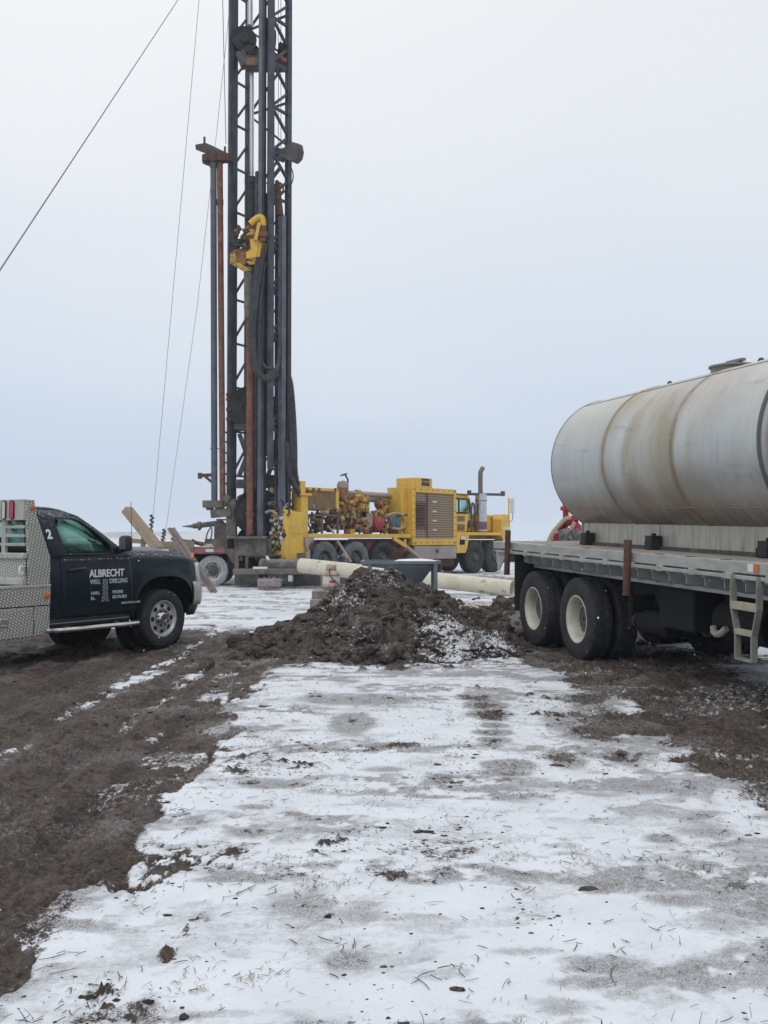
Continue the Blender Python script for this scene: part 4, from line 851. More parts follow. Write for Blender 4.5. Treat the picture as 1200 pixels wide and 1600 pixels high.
# chassis
b = MB()
for s in (-1, 1): b.bb(-1.6, 10.8, s*.48-.07, s*.48+.07, .82, 1.28)
for x in (0, 1.5, 2.92, 8.4, 9.74): b.cyl((x, -.95, .63), (x, .95, .63), .11)
for x in (-1.2, .7, 2.2, 4, 5.5, 7, 9, 10.5): b.bb(x-.06, x+.06, -1.1, 1.1, 1.0, 1.28)
b.bb(4.0, 7.0, -.45, .45, .55, 1.1); b.bb(3.6, 4.3, -1.0, -.5, .45, 1.2); b.bb(-1.5, 7.2, -1.1, 1.1, 1.26, 1.30)
b.build('chassis', 'rust_dark', rg)
b = MB(); xa, za = rp(482, 834, NS); xb, zb = rp(642, 839.5, NS)
for s in (-1, 1): a_, c_ = sorted((s*1.25, s*1.12)); b.bb(xa, xb, a_, c_, zb-.02, za)
b.bb(xa, xb, -1.12, 1.12, za-.06, za-.02); b.build('deck_beam', 'yellow', rg, bevel=.01)
b = MB(); b.bb(*[rp(545, 840, -1.0)[0], rp(645, 840, -1.0)[0]], -1.02, -.98, .85, 1.34); b.build('side_plate', 'rust', rg)
# radiator housing
x0, ztp = rp(644.5, 760.5, NS); x1, _ = rp(713, 764, NS); zbt = rp(680, 852, NS)[1]; xr = x0
hb = MB(); 
gx0, gz1 = rp(649.3, 769, NS); gx1, gz0 = rp(709.8, 841.5, NS)
hb.bb(x0, gx0, NS, -.35, zbt, ztp); hb.bb(gx1, x1, NS, -.35, zbt, ztp); hb.bb(gx0, gx1, NS, -.35, gz1, ztp); hb.bb(gx0, gx1, NS, -.35, zbt, gz0); hb.bb(gx0, gx1, NS+.10, -.35, gz0, gz1)
hb.bb(x0-.32, x0, -1.0, -.35, rp(632, 835, -1)[1], ztp-.02)
hs = hb.build('radiator_housing', 'yellow', rg, bevel=.015)
b = MB(); b.bb(gx0, gx1, NS+.055, NS+.06, gz0, gz1); b.build('grille', 'grille', hs)
b = MB(); vx = rp(669, 800, NS)[0]; b.bb(vx-.04, vx+.04, NS+.02, NS+.05, gz0, gz1)
for py in (785.5, 824): z = rp(660, py, NS)[1]; b.bb(gx0, vx, NS+.02, NS+.05, z-.035, z+.035)
b.build('grille_bars', 'rust', hs)
b = MB(); za_ = rp(660, 789, NS)[1]; zb_ = rp(660, 821, NS)[1]
for k in range(16): z = zb_+(za_-zb_)*k/15; b.bar((gx0+.05, NS+.035, z), (vx-.12, NS+.035, z), .05, .02)
b.build('louvres', 'rust_dark', hs)
for i, py in enumerate((784, 799, 813.5, 828)):
    b = MB(); xx, z = rp(681, py, NS); b.bb(xx-.13, xx+.13, NS+.045, NS+.053, z-.025, z+.025); b.build('tag_plate', 'reflector_white', hs)
bl_ = []
for k in range(9):
    z = zbt+.08+(ztp-zbt-.16)*k/8
    for xx in (x0+.07, x1-.05): bl_.append((xx, z))
for k in range(8): xx = gx0+(gx1-gx0)*k/7; bl_ += [(xx, ztp-.08), (xx, zbt+.10)]
for xx, z in bl_: b = MB(); b.cyl((xx, NS-.015, z), (xx, NS, z), .021, n=8); b.build('bolt', 'rust_dark', hs)
tx0, tz1 = rp(645, 745.5, NS+.05); tx1, tz0 = rp(675.5, 759.8, NS+.05)
b = MB(); b.bb(tx0+.15, tx1, NS+.05, -.45, ztp, tz1); b.prism([(tx0-.02, ztp), (tx0-.02, tz1-.02), (tx0+.15, tz1), (tx0+.15, ztp)], NS+.05, -.45); ac = b.build('top_cabinet', 'yellow', hs, bevel=.02)
b = MB(); 
for py in (749.2, 757): xa, z = rp(658.6, py, NS+.05); xb = rp(670.8, py, NS+.05)[0]; b.bb(xa, xb, NS+.036, NS+.046, z-.042, z+.042)
b.build('black_stripes', 'dark_mark', ac)
xa, z = rp(658.8, 755, NS+.05); text('Atlas Copco', .115, 'dark_mark', ac, (xa, NS+.038, z), sx=.80, bold=.003)
b = MB(); xa, za = rp(647.5, 853.5, NS); xb, zb = rp(712.5, 872.5, NS); b.bb(xa, xb, NS-.02, -.6, zb, za); st = b.build('step_box', 'stepgrey', rg, bevel=.015)
b = MB(); xx, z = rp(681.5, 861, NS); b.cyl((xx, NS-.05, z), (xx, NS-.02, z), .07, n=12); b.build('latch', 'rust_dark', st)
# underslung parts below the housing
b = MB(); b.bb(4.7, 7.5, -.9, .5, .30, .62); b.cyl((6.4, -1.0, .02), (6.4, -1.0, .6), .09); b.cyl((6.4, -1.0, -.02), (6.4, -1.0, .03), .2); b.build('belly_frame', 'rust_dark', rg)
# one-man cab, hood, fenders
CY = -.55
cx0 = rp(713, 800, CY)[0]-.9; cx1, cz1 = rp(734.5, 774.5, CY); cz0 = rp(720, 833, CY)[1]
wz1 = rp(724, 780, CY)[1]; wz0 = rp(724, 801.5, CY)[1]; wxa = rp(716, 790, CY)[0]; wxb = rp(733, 790, CY)[0]
def cside(y):
    b = MB(); o = [(cx0, cz0), (cx0, cz1), (cx1-.25, cz1), (cx1-.02, cz1-.12), (cx1+.06, wz0-.05), (cx1+.06, cz0)]; i = [(cx0+.1, wz0), (cx0+.1, wz1), (cx1-.3, wz1), (cx1-.12, wz1-.04), (cx1-.04, wz0+.02), (cx1-.05, wz0)]
    n = 6; vs = [(x, y, z) for x, z in o]+[(x, y, z) for x, z in i]; b.add(vs, [(k, (k+1) % n, n+(k+1) % n, n+k) for k in range(n)]); return b
b = cside(CY); b2_ = cside(.9); b.add(b2_.v, b2_.f)
b.add([(cx0, CY, cz1), (cx1-.25, CY, cz1), (cx1-.25, .9, cz1), (cx0, .9, cz1)], [(0, 1, 2, 3)]); b.add([(cx1-.25, CY, cz1), (cx1-.02, CY, cz1-.12), (cx1-.02, .9, cz1-.12), (cx1-.25, .9, cz1)], [(0, 1, 2, 3)])
b.add([(cx1+.06, CY, cz0), (cx1+.06, CY, wz0), (cx1+.06, .9, wz0), (cx1+.06, .9, cz0)], [(0, 1, 2, 3)]); b.add([(cx0, CY, cz0), (cx0, CY, wz0), (cx0, .9, wz0), (cx0, .9, cz0)], [(0, 1, 2, 3)])
cb = b.build('cab', 'yellow', rg, solid=.05)
for yy in (CY+.02, .9):
    b = MB(); b.add([(cx0+.1, yy, wz0), (cx0+.1, yy, wz1), (cx1-.3, yy, wz1), (cx1-.12, yy, wz1-.04), (cx1-.04, yy, wz0)], [(0, 1, 2, 3, 4)]); b.build('window', 'glass_teal', cb, solid=.01)
b = MB(); b.tube([(cx0+.1, CY-.03, wz0), (cx0+.1, CY-.03, wz1), (cx1-.3, CY-.03, wz1), (cx1-.12, CY-.03, wz1-.04), (cx1-.04, CY-.03, wz0), (cx0+.1, CY-.03, wz0)], .03, 5); b.bb(wxa-.02, wxa+.05, CY-.03, CY, wz0, wz1); b.build('window_seal', 'black', cb)
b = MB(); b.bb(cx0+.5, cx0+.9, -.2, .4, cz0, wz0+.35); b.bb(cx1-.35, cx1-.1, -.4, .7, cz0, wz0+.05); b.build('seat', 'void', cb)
b = MB(); b.bb(cx0-.1, cx1-.12, CY-.06, .95, cz1, cz1+.07); b.cyl((cx0+.8, CY+.2, cz1+.07), (cx0+.8, CY+.2, cz1+.13), .06, n=12); b.build('roof_cap', 'yellow_dirty', cb, bevel=.03)
FY = -1.22
fx0, fz1 = rp(713.5, 831.5, FY); fx1, fz0 = rp(786, 836.5, FY)
b = MB(); b.bb(fx0, fx1, FY, -.55, fz0, fz1)
xa = rp(733.5, 836, FY)[0]; xb, zb = rp(727, 864, FY); b.prism([(fx0, fz0), (xa, fz0), (xb+.12, zb+.1), (xb, zb), (fx0, zb)], FY, -.6)
fd = b.build('fender', 'yellow', rg, bevel=.015)
b = MB(); xa, za = rp(718, 841, FY); xb, zb = rp(726.5, 851, FY); b.prism([(xa, zb), (xa+.04, za), (xb, za-.03), (xb-.03, zb)], FY-.012, FY-.003); b.build('step_opening_shade', 'void', fd)  # near-black plate, the dark of the opening painted on the fender
b = MB(); xa, za = rp(719, 838, FY); b.prism([(xa, za-.12), (xa+.1, za+.02), (xa+.28, za-.02), (xa+.34, za-.13)], FY-.03, FY-.005); b.build('step_light', 'reflector_white', fd)
# panel by the cab with brown insets
b = MB(); xa, za = rp(714, 803.5, -.95); xb, zb = rp(732, 831, -.95); b.prism([(xa-.1, zb), (xa-.1, za), (xb, za), (xb-.12, zb)], -.95, -.6); pn = b.build('side_locker', 'yellow', rg, bevel=.015)
b = MB(); 
for p0, p1 in ((806, 815), (819, 829)):
    xa, za = rp(714.5, p0, -.95); xb, zb = rp(726, p1, -.95); b.bb(xa, xb, -.962, -.952, zb, za)
b.build('locker_inset', 'brown_panel', pn)
# hood and nose
HY = -.72; b = MB(); hx0, hz1 = rp(759, 804, HY); hx1, _ = rp(783.5, 804, HY); hz0 = rp(770, 831, HY)[1]
b.prism([(hx0-1.2, hz0), (hx0-1.2, hz1+.02), (hx1, hz1-.03), (hx1+.04, hz1-.12), (hx1+.04, hz0)], HY, .95); hd = b.build('hood', 'yellow', rg, bevel=.04)
b = MB(); b.bar((hx0+.3, HY-.012, hz1-.12), (hx1-.15, HY-.012, hz0+.08), .03, .02); b.build('hood_brace', 'yellow_dirty', hd)
nx0, nz1 = rp(784.5, 812, FY); nx1, nz0 = rp(797.5, 842.5, FY); b = MB()
b.prism([(nx0-.05, fz0-.02), (nx0-.05, nz1+.02), (nx0+.1, nz1+.22), (nx1-.15, nz1+.20), (nx1, nz1-.1), (nx1, nz0), (nx0+.35, nz0), (nx0+.12, fz0-.2)], FY, -.78)
b.prism([(hx1-.05, hz1-.35), (hx1-.05, hz1-.05), (nx0+.5, nz1+.22), (nx0+.5, hz0)], HY-.02, .9)
b.bb(nx1-.25, nx1, -.78, 1.2, nz0, nz1); ns = b.build('nose', 'yellow', rg, bevel=.02)
b = MB(); xa, za = rp(785.5, 823.5, FY); xb, zb = rp(796.5, 827, FY); b.bb(xa, xb, FY-.012, FY-.002, zb, za); b.build('nose_reflector', 'reflector_white', ns)
# exhaust and mirrors
EY = -.98; ex, ez0 = rp(751.5, 829.5, EY); ez1 = rp(751.5, 771.5, EY)[1]
b = MB(); b.cyl((ex, EY, ez0), (ex, EY, ez1), .235, n=24); mf = b.build('muffler', 'chrome', rg)
b = MB(); b.lathe([(.24, 0), (.24, .30), (.236, .31)], (ex, EY, ez0+.05), (0, 0, 1), 24); b.build('heat_shield', 'purple_frame', mf); b = MB(); b.lathe([(.24, 0), (.24, .03)], (ex, EY, ez1-.3), (0, 0, 1), 24); b.build('heat_shield', 'purple_frame', mf)
b = MB(); z2 = rp(751, 741, EY)[1]; b.tube([(ex-.03, EY, ez1-.02), (ex-.03, EY, z2), (ex, EY, z2+.12), (ex+.12, EY-.02, z2+.26)], .092, 12, smooth=1); b.build('exhaust_pipe', mat('brown_exhaust', (.20, .15, .13), .6, .3, col2=(.14, .10, .09), nscale=6), rg)
b = MB(); xa, z = rp(731.5, 770.5, EY); xb, _ = rp(784, 768.5, EY); b.bar((xa, EY-.05, z-.04), (xb, EY-.05, z+.02), .05, .10); b.box((xa, EY-.05, z+.02), (.12, .12, .17)); b.box((xb, EY-.05, z+.06), (.14, .12, .2)); b.build('mirror_bar', 'frame_dark', rg)
b = MB(); b.tube([(ex+.35, EY+.1, ez1), (ex+.36, EY+.1, ez1-.6), (ex+.33, EY+.1, ez1-1.0)], .02, 6); b.tube([(ex-.50, EY+.1, hz0), (ex-.52, EY+.1, hz0+1.0), (ex-.42, EY+.1, hz0+1.15), (ex-.3, EY+.1, hz0+1.0), (ex-.30, EY+.1, hz0+.6)], .045, 8, smooth=1); b.cyl((ex-.55, EY+.4, hz0+.3), (ex-.2, EY+.4, hz0+.3), .2, n=16); b.build('intake_hoses', 'engine_grey', rg)
b = MB(); mxx, mz1 = rp(795, 778, FY); b.bar((mxx, FY, nz1), (mxx, FY, mz1), .05); b.build('mirror_pole', 'yellow', rg)
b = MB(); xa, z = rp(800, 790, FY); b.box((xa, FY-.02, z), (.22, .08, .62)); mr = b.build('mirror', 'reflector_white', rg, bevel=.03); b = MB(); b.tube([(mxx, FY, mz1-.15), (xa, FY, mz1-.18)], .012, 5); b.tube([(mxx, FY, mz1-.95), (xa+.05, FY, mz1-.92), (xa+.05, FY, mz1-.6)], .014, 5, smooth=1); b.build('mirror_bracket', 'black', mr)
# engine deck: tank frame, engine, pumps, hoses
DZ = rp(560, 834, NS)[1]
b = MB(); TY = -1.05
xa, za = rp(483, 761, TY); xb, zb = rp(530, 768.5, TY); b.bb(xa, xb, TY, -.2, zb, za); xc = rp(525.5, 790, TY)[0]; b.bb(xc, xb, TY, -.2, rp(527, 797, TY)[1], za)
fr = b.build('tank_frame', 'yellow', rg, bevel=.015)
b = MB(); b.bb(xa, xc, TY+.03, -.25, rp(500, 797, TY)[1], zb+.01); b.build('hydraulic_tank', 'brown_panel', fr, bevel=.02)
b = MB(); 
for px in (490, 499, 524): xx, z = rp(px, 765, TY); b.bb(xx-.06, xx+.04, TY-.008, TY-.001, z-.05, z+.05)
b.build('frame_slots', 'rust_dark', fr)
b = MB(); xa, za = rp(535, 762, -.8); b.cyl((xa, -.8, rp(535, 783, -.8)[1]), (xa, -.8, za), .19, n=20); b.build('air_cleaner', 'orange', rg)
b = MB(); b.lathe([(.20, 0), (.20, .1), (.15, .2), (.02, .24)], (xa+.02, -.8, za), (0, 0, 1), 20); b.build('cleaner_cap', 'stepgrey', rg)
b = MB(); b.tube([(xa+.25, -.8, za-.1), (xa+.27, -.8, za+.28), (xa+.15, -.8, za+.42)], .03, 6); b.lathe([(.01, 0), (.14, .02), (.01, .05)], (xa+.08, -.8, za+.42), (-.4, 0, .9), 14); b.build('rain_cap', 'black', rg)
xa, z = rp(533, 769.5, -.5); xb, _ = rp(634, 769.5, -.5); xb2 = xb
b = MB(); b.cyl((xa, -.5, z), (xb, -.5, z-.02), .085, n=16); b.cyl((rp(556, 769, -.5)[0], -.5, z), (rp(562, 769, -.5)[0], -.5, z), .13, n=16); b.build('transfer_pipe', 'cream_hose', rg)
xa, z = rp(563, 776.5, -.3); b = MB(); b.cyl((xa, -.3, z), (xb, -.3, z), .17, n=20); b.build('silencer', 'stepgrey', rg)
# engine blocks
en = MB(); rnd = random.Random(11)
def erow(px0, px1, py0, py1, y0, y1, n, mats_n, s=(.05, .22)):
    for k in range(n):
        px = rnd.uniform(px0, px1); py = rnd.uniform(py0, py1); y = rnd.uniform(y0, y1); xx, z = rp(px, py, y); d = [rnd.uniform(*s) for _ in range(3)]
        en.mi(rnd.choice(mats_n)); t = rnd.random()
        if t < .45: en.box((xx, y, z), d, Matrix.Rotation(rnd.uniform(-.3, .3), 3, 'Y'))
        elif t < .8:
            ax = rnd.choice([(1, 0, 0), (0, 1, 0), (0, 0, 1)]); c = Vector((xx, y, z)); a = Vector(ax)*d[0]*.8; en.cyl(c-a, c+a, d[1]*.45, n=12)
        else: en.blob((xx, y, z), d[0]*.55, k, 1, .2)
# 0 yellow dirty 1 orange 2 grey 3 black 4 cream
en.mi(0); xa, za = rp(544, 780, -.6); xb, zb = rp(574, 828, -.6); en.bb(xa, xb, -.7, .3, zb, za)
en.mi(1); xa, za = rp(570, 812, -.5); xb, zb = rp(600, 832, -.5); en.bb(xa, xb, -.6, .2, zb, za)
erow(530, 576, 776, 831, -1.05, -.55, 110, [0, 0, 0, 0, 1, 1, 2, 2, 3, 4]); erow(552, 570, 772, 786, -.9, -.4, 16, [0, 0, 4])
erow(570, 604, 800, 831, -.95, -.4, 45, [0, 0, 1, 2, 3]); erow(590, 606, 783, 806, -.8, -.2, 22, [0, 0, 1])
erow(484, 500, 790, 832, -1.0, -.5, 34, [2, 2, 3, 4], (.04, .14)); erow(495, 530, 800, 832, -.9, -.3, 34, [1, 3, 2, 0, 3]); erow(500, 528, 796, 801, -1.1, -.9, 14, [4, 2, 2], (.04, .14))
erow(540, 632, 826, 832, -1.1, -.6, 30, [3, 2, 3, 1], (.04, .16)); erow(604, 630, 812, 830, -.95, -.5, 14, [0, 1, 2])
en.build('engine', ['yellow_dirty', 'orange', 'engine_grey', 'black', 'cream_hose'], rg, angle=30)
b = MB(); xx, z = rp(577, 813, -.95)
for k in range(3): b.cyl((xx-.1+.09*k, -.95, z-.3+.05*k), (xx-.1+.09*k, -.95, z+.25), .06, n=10)
b.build('filter_set', 'stepgrey', rg)
b = MB(); xx, z = rp(592, 817.5, -1.08); b.lathe([(.02, .24), (.06, .25), (.12, .20), (.225, .18), (.245, .16), (.25, -.12), (.02, -.12)], (xx, -.95, z), (0, -1, 0), 28); b.build('red_drum', 'reddrum', rg)
b = MB(); xx, z = rp(620, 816, -.9); b.lathe([(.02, .05), (.10, .06), (.12, 0), (.24, 0), (.24, -.1), (.02, -.1)], (xx, -.9, z), (0, -1, 0), 24); b.build('hose_reel', 'bluedrum', rg)
b = MB(); pts = [rp(px, py, -1.05) for px, py in ((605, 806), (612, 802), (622, 801.5), (630, 806), (633, 815), (631, 824), (623, 827), (613, 825))]; b.tube([(x, -1.05, z) for x, z in pts], .04, 8, smooth=1); b.build('pink_hose', 'cream_hose', rg)
b = MB()
for y, pl in ((-1.0, [(644, 792), (641, 800), (633, 806), (620, 806)]), (-1.0, [(644, 800), (642, 812), (640, 825), (640, 833)]), (-.7, [(566, 781), (571, 788), (570, 800), (571, 806)]), (-.6, [(619, 782), (619, 800)]), (-.6, [(627, 782), (628, 802)]), (-.6, [(622, 780), (623, 795), (626, 802)]), (-.9, [(536, 800), (545, 806), (548, 818), (556, 826), (570, 829)]), (-1.0, [(500, 806), (505, 800), (516, 800), (528, 806), (530, 815)]), (-1.05, [(484, 805), (480, 815), (486, 828)])):
    b.tube([(rp(px, py, y)[0], y, rp(px, py, y)[1]) for px, py in pl], .03, 7, smooth=1)
b.build('hydraulic_hoses', 'hose', rg)
b = MB(); xx, z = rp(600, 786, -.5); b.lathe([(.02, .1), (.2, .1), (.24, .0), (.24, -.15), (.02, -.16)], (xx, -.4, z-.05), (0, -.8, .5), 20); b.build('pump_dome', 'engine_grey', rg)
b = MB(); xa, za = rp(618, 783, -.2); xb, zb = rp(630, 833, -.2); b.bb(xa, xb-.2, -.2, .2, zb, za); b.build('valve_cabinet', 'rust', rg)
b = MB(); FYp = -1.12
for px in (503.5, 528): xx, za = rp(px, 806, FYp); b.bb(xx-.03, xx+.03, FYp-.02, FYp+.04, DZ, za)
xa, za = rp(491, 806, FYp); xb, _ = rp(528, 806, FYp); b.bb(xa, xb, FYp-.02, FYp+.3, za, za+.06); b.build('valve_stand', 'purple_frame', rg)
b = MB(); xa, za = rp(512, 822, -1.15); xb, zb = rp(522, 833, -1.15); b.bar((xa, -1.15, za), (xb, -1.15, zb), .05); b.build('lever', 'stepgrey', rg)
# outrigger strut and jack in front of the wheels
b = MB(); x_, z_ = rp(614, 841, -1.2); x2_, z2_ = rp(633, 853, -1.35); b.bar((x_, -1.2, z_), (x2_, -1.35, z2_), .14); b.bar((x2_, -1.35, z2_-.15), (x2_, -1.35, z2_+.25), .06)
b.build('strut_arm', 'yellow', rg)
b = MB(); x3, z3 = rp(676, 890, -1.9); b.tube([(x2_, -1.35, z2_), (x3, -1.9, z3)], [.075, .065], 10); b.build('strut_leg', 'cream_hose', rg)
b = MB(); xa, za = rp(527, 845, -1.3); xb, zb = rp(548, 878, -1.6); b.tube([(xa, -1.3, za), (xb, -1.6, zb)], .045, 8); b.cyl((xb-.25, -1.5, zb+.25), (xb-.12, -1.54, zb+.13), .08); b.build('drain_pipe', 'stepgrey', rg)
# console and corner post
cx_, cz_t = rp(447, 797, NS); cxe, _ = rp(474, 797, NS); czb = rp(455, 878, NS)[1]; cye = -.57
b = MB(); b.prism([(cx_+.12, czb), (cx_+.0, czb+.12), (cx_, cz_t+.02), (cxe-.12, cz_t-.06), (cxe, rp(474, 823, NS)[1]), (cxe+.02, czb+.02), (cxe-.25, czb+.02), (cxe-.3, czb-.1)], NS, NS+.34); cs = b.build('console', 'yellow', rg, bevel=.015)
b = MB(); b.prism([(cx_+.05, czb+.18), (cx_+.02, cz_t-.12), (cx_+.30, cz_t-.12), (cx_+.30, czb+.18)], NS+.34, cye); cp = b.build('control_panel', 'yellow', rg, bevel=.01)
b = MB(); gr = random.Random(5)
for k in range(70):
    y = gr.uniform(NS+.05, cye-.04); z = gr.uniform(czb+.35, cz_t-.22); r = gr.uniform(.03, .075); q_ = gr.choice([0, 1, 1, 2, 2])
    if k % 3: b.mi(q_).cyl((cx_+.02, y, z), (cx_-.03-gr.random()*.04, y, z), r, n=10)
    else: b.mi(q_).box((cx_-.01, y, z), (.06, r*2.2, r*1.3))
b.build('gauges', ['dark_mark', 'reflector_white', 'engine_grey'], cp)
b = MB()
for k in range(10): y = NS+.40+.028*k; b.tube([(cx_+.05, y, cz_t-.12), (cx_-.03-.02*(k % 3), y, cz_t+.10)], .012, 5); b.blob((cx_-.03-.02*(k % 3), y, cz_t+.11), .03, k)
b.build('levers', 'rust_dark', cp)
b = MB()
for z0, z1, xa, xb in ((.55, .97, .28, .98), (.06, .44, .22, .88)):
    zz0 = czb+(cz_t-czb)*z0; zz1 = czb+(cz_t-czb)*z1; xx0 = cx_+(cxe-cx_)*xa; xx1 = cx_+(cxe-cx_)*xb
    b.bb(xx0, xx1, NS-.014, NS-.002, zz0, zz1)
b.build('console_door', 'yellow', cs, bevel=.006)
b = MB(); pxa = rp(469.5, 800, NS+.1)[0]; pxb, pz1 = rp(480, 773, NS+.1); b.bb(pxa, pxb, NS+.05, NS+.4, czb, pz1); b.bb(pxa-.05, pxb-.12, NS+.05, NS+.35, pz1, rp(470, 751.5, NS+.1)[1]); b.bb(pxa-.06, pxb+.12, NS-.0, NS+.45, pz1-.04, pz1+.04); b.bb(pxa-.12, pxa-.05, NS+.1, NS+.3, pz1+.1, rp(466, 743, NS+.1)[1]); b.build('corner_post', 'yellow', rg, bevel=.015)
b = MB(); xa, za = rp(477, 839, NS-.02); xb, zb = rp(489, 862, NS-.02); b.prism([(xa, za), (xb+.05, za), (xb-.1, zb), (xa+.1, zb), (xa, zb+.2)], NS-.05, NS+.1); b.cyl((xa+.1, NS-.02, zb-.35), (xa+.1, NS-.02, zb), .09, n=12); br = b.build('jack_bracket', 'stepgrey', rg, bevel=.01)
b = MB(); b.tube([(xa+.2, NS-.08, zb+.05), (xa+.15, NS-.09, zb+.2), (xa+.3, NS-.09, za-.15), (xa+.4, NS-.08, zb+.3), (xa+.25, NS-.09, zb+.02)], .035, 6, smooth=1); b.build('bracket_slot', 'rust_dark', br)
b = MB(); b.bb(-1.9, -.4, NS+.1, .9, .05, .45); b.bb(-2.4, -1.0, NS+.2, -.1, .8, .86); b.build('rear_jack_frame', 'frame_dark', rg)

# ---- mast (surveyed in world space, parented to the rig)
PL = Vector((-4.80, 30.17, 0)); PF = Vector((-4.394, 30.8, 0)); PE = Vector((-3.47, 29.25, 0)); PR = Vector((-3.01, 29.9, 0)); PC = Vector((-3.80, 29.45, 0)); PD = Vector((-3.14, 29.45, 0))
ZB, ZT = .95, 21.6; mrot = Matrix.Rotation(R(50), 3, 'Z')
def vcol(b, p, w, d, z0, z1): b.box((p.x, p.y, (z0+z1)/2), (w, d, z1-z0), mrot); return b
ms = MB(); vcol(ms, PL, .20, .24, ZB, ZT); vcol(ms, PR, .16, .15, ZB+.6, ZT); vcol(ms, PF, .17, .16, ZB, ZT); mast = ms.build('mast', 'mast', rg, world=True)
b = MB(); vcol(b, PL+Vector((-.07, -.14, 0)), .10, .03, ZB, ZT); vcol(b, PC, .11, .16, ZB-.1, ZT); b.build('mast_guide', 'mast_light', mast, world=True)
b = MB(); vcol(b, PC+Vector((.09, .10, 0)), .12, .10, 1.4, 12.2); vcol(b, PC+Vector((.10, .12, 0)), .05, .05, 12.2, ZT); vcol(b, PE+Vector((-.08, .25, 0)), .10, .12, 4, ZT); b.build('mast_channel', 'mast_dark', mast, world=True)
b = MB(); vcol(b, PE, .13, .15, 3.6, ZT); b.build('front_chord', 'mast', mast, world=True)
zD = Q(440, 338, 29.45).z; b = MB(); b.box((PD.x, PD.y, (1.9+zD)/2), (.16, .16, zD-1.9), mrot); b.build('feed_cylinder', 'mast_light', mast, world=True)
b = MB(); vcol(b, PE+Vector((.13, .42, 0)), .07, .10, 2.0, zD+1.2); vcol(b, PC+Vector((-.14, .30, 0)), .16, .10, 1.4, zD+1.5); b.build('inner_channel', 'mast', mast, world=True)
b = MB(); vcol(b, PD+Vector((.17, .15, 0)), .12, .12, 2.0, zD+.5); b.build('rear_channel', 'mast_dark', mast, world=True)
b = MB()
def zig(A, B, z0, bay, rise, w, mode):
    z = z0
    while z < ZT-.2:
        z1 = min(z+rise, ZT); b = MB(); b.bar(A+Vector((0, 0, z)), B+Vector((0, 0, z1)), w); b.bar(A+Vector((0, 0, z)), B+Vector((0, 0, z)), w)
        if mode == 'x': b.bar(B+Vector((0, 0, z1)), A+Vector((0, 0, min(z+bay, ZT))), w)
        b.build('lattice_brace', 'mast', mast, world=True); z += bay
zig(PL, PF, 3.45, 1.4, 1.0, .06, ''); zig(PF, PR, 4.0, 2.8, 1.4, .06, 'x'); zig(PE, PR, 3.6, 1.4, .7, .075, 'x')
b = MB()
b = MB()                                                               # heavy braces of the foot
for p, q, w in (((374, 678), (386, 712), .13), ((386, 712), (373, 745), .13), ((417, 720), (434, 700), .13), ((418, 745), (432, 708), .13), ((420, 660), (434, 640), .10), ((417, 672), (436, 712), .13), ((373, 775), (388, 795), .15)):
    b = MB(); b.bar(Q(*p, 30.2), Q(*q, 30.2), w); b.build('foot_brace', 'frame_dark', mast, world=True)
def plate(b, px0, px1, py0, py1, D, th=.2):
    a = Q(px0, py1, D); c = Q(px1, py0, D); b.bb(a.x, c.x, D, D+th, a.z, c.z)
for q_ in ((366, 442, 662, 671, 30.0, .5), (368, 440, 749, 762, 30.0, .5), (395, 412, 742, 762, 29.7, .3), (410, 440, 742, 758, 30.3, .25)): b = MB(); plate(b, *q_); b.build('cross_plate', 'frame_dark', mast, world=True)
b = MB()                                                               # hoist drums and sheaves inside the mast
def disc(b, px, py, D, r, th=.16, ax=(.643, .766, 0)):
    b = MB(); c = Q(px, py, D); a = Vector(ax); b.lathe([(.02, -th), (r*.35, -th), (r*.4, -th*.6), (r*.85, -th*.6), (r, -th), (r, -th*.7), (r*.93, 0), (r, th*.7), (r, th), (.02, th)], c, a, 28); b.build('sheave', 'mast_dark', mast, world=True)
disc(b, 381, 62, 30.1, .40, .08, (-.3, 1, 0)); disc(b, 391, 84, 30.2, .30, .12, (-.3, 1, 0)); disc(b, 418, 46, 29.9, .34, .10, (.9, .3, 0)); disc(b, 423, 66, 29.9, .38, .10, (.9, .3, 0)); disc(b, 441, 80, 30.1, .26, .10, (.9, .3, 0)); disc(b, 388, 637, 30.2, .66, .06, (-.3, 1, 0)); disc(b, 424, 640, 30.2, .42, .06, (-.3, 1, 0)); disc(b, 402, 800, 29.9, .72, .25, (-.3, 1, 0)); disc(b, 395, 846, 30.2, .50, .2, (-.3, 1, 0))
b = MB(); plate(b, 383, 444, 86, 105, 29.9, .35); b.bar(Q(376, 84, 30), Q(384, 104, 30), .3); b.build('crown_block', 'frame_dark', mast, world=True); b = MB(); plate(b, 384, 403, 90, 101, 29.8, .1); b.build('block_plate', 'brown_panel', mast, world=True)
b = MB(); b.bar(Q(426, 83, 29.6), Q(447, 95, 29.6), .09); b.build('red_bar', 'reddrum', mast, world=True)
b = MB(); b.cyl(Q(393.5, 285, 30.2), Q(393.5, 108, 30.2), .07, n=14); b.cyl(Q(391, 40, 30.2), Q(391, -200, 30.2), .09, n=14); b.build('piston_rod', 'silver_rod', mast, world=True)
b = MB(); b.cyl(Q(392, 345, 30.2), Q(392, 283, 30.2), .17, n=18); b.cyl(Q(392, 288, 30.2), Q(392, 278, 30.2), .20, n=18); b.cyl(Q(396, 860, 30.3), Q(394, 340, 30.3), .17, n=16); b.cyl(Q(404, 850, 30.3), Q(403, 400, 30.3), .12, n=12); b.build('lift_cylinder', 'mast_dark', mast, world=True)
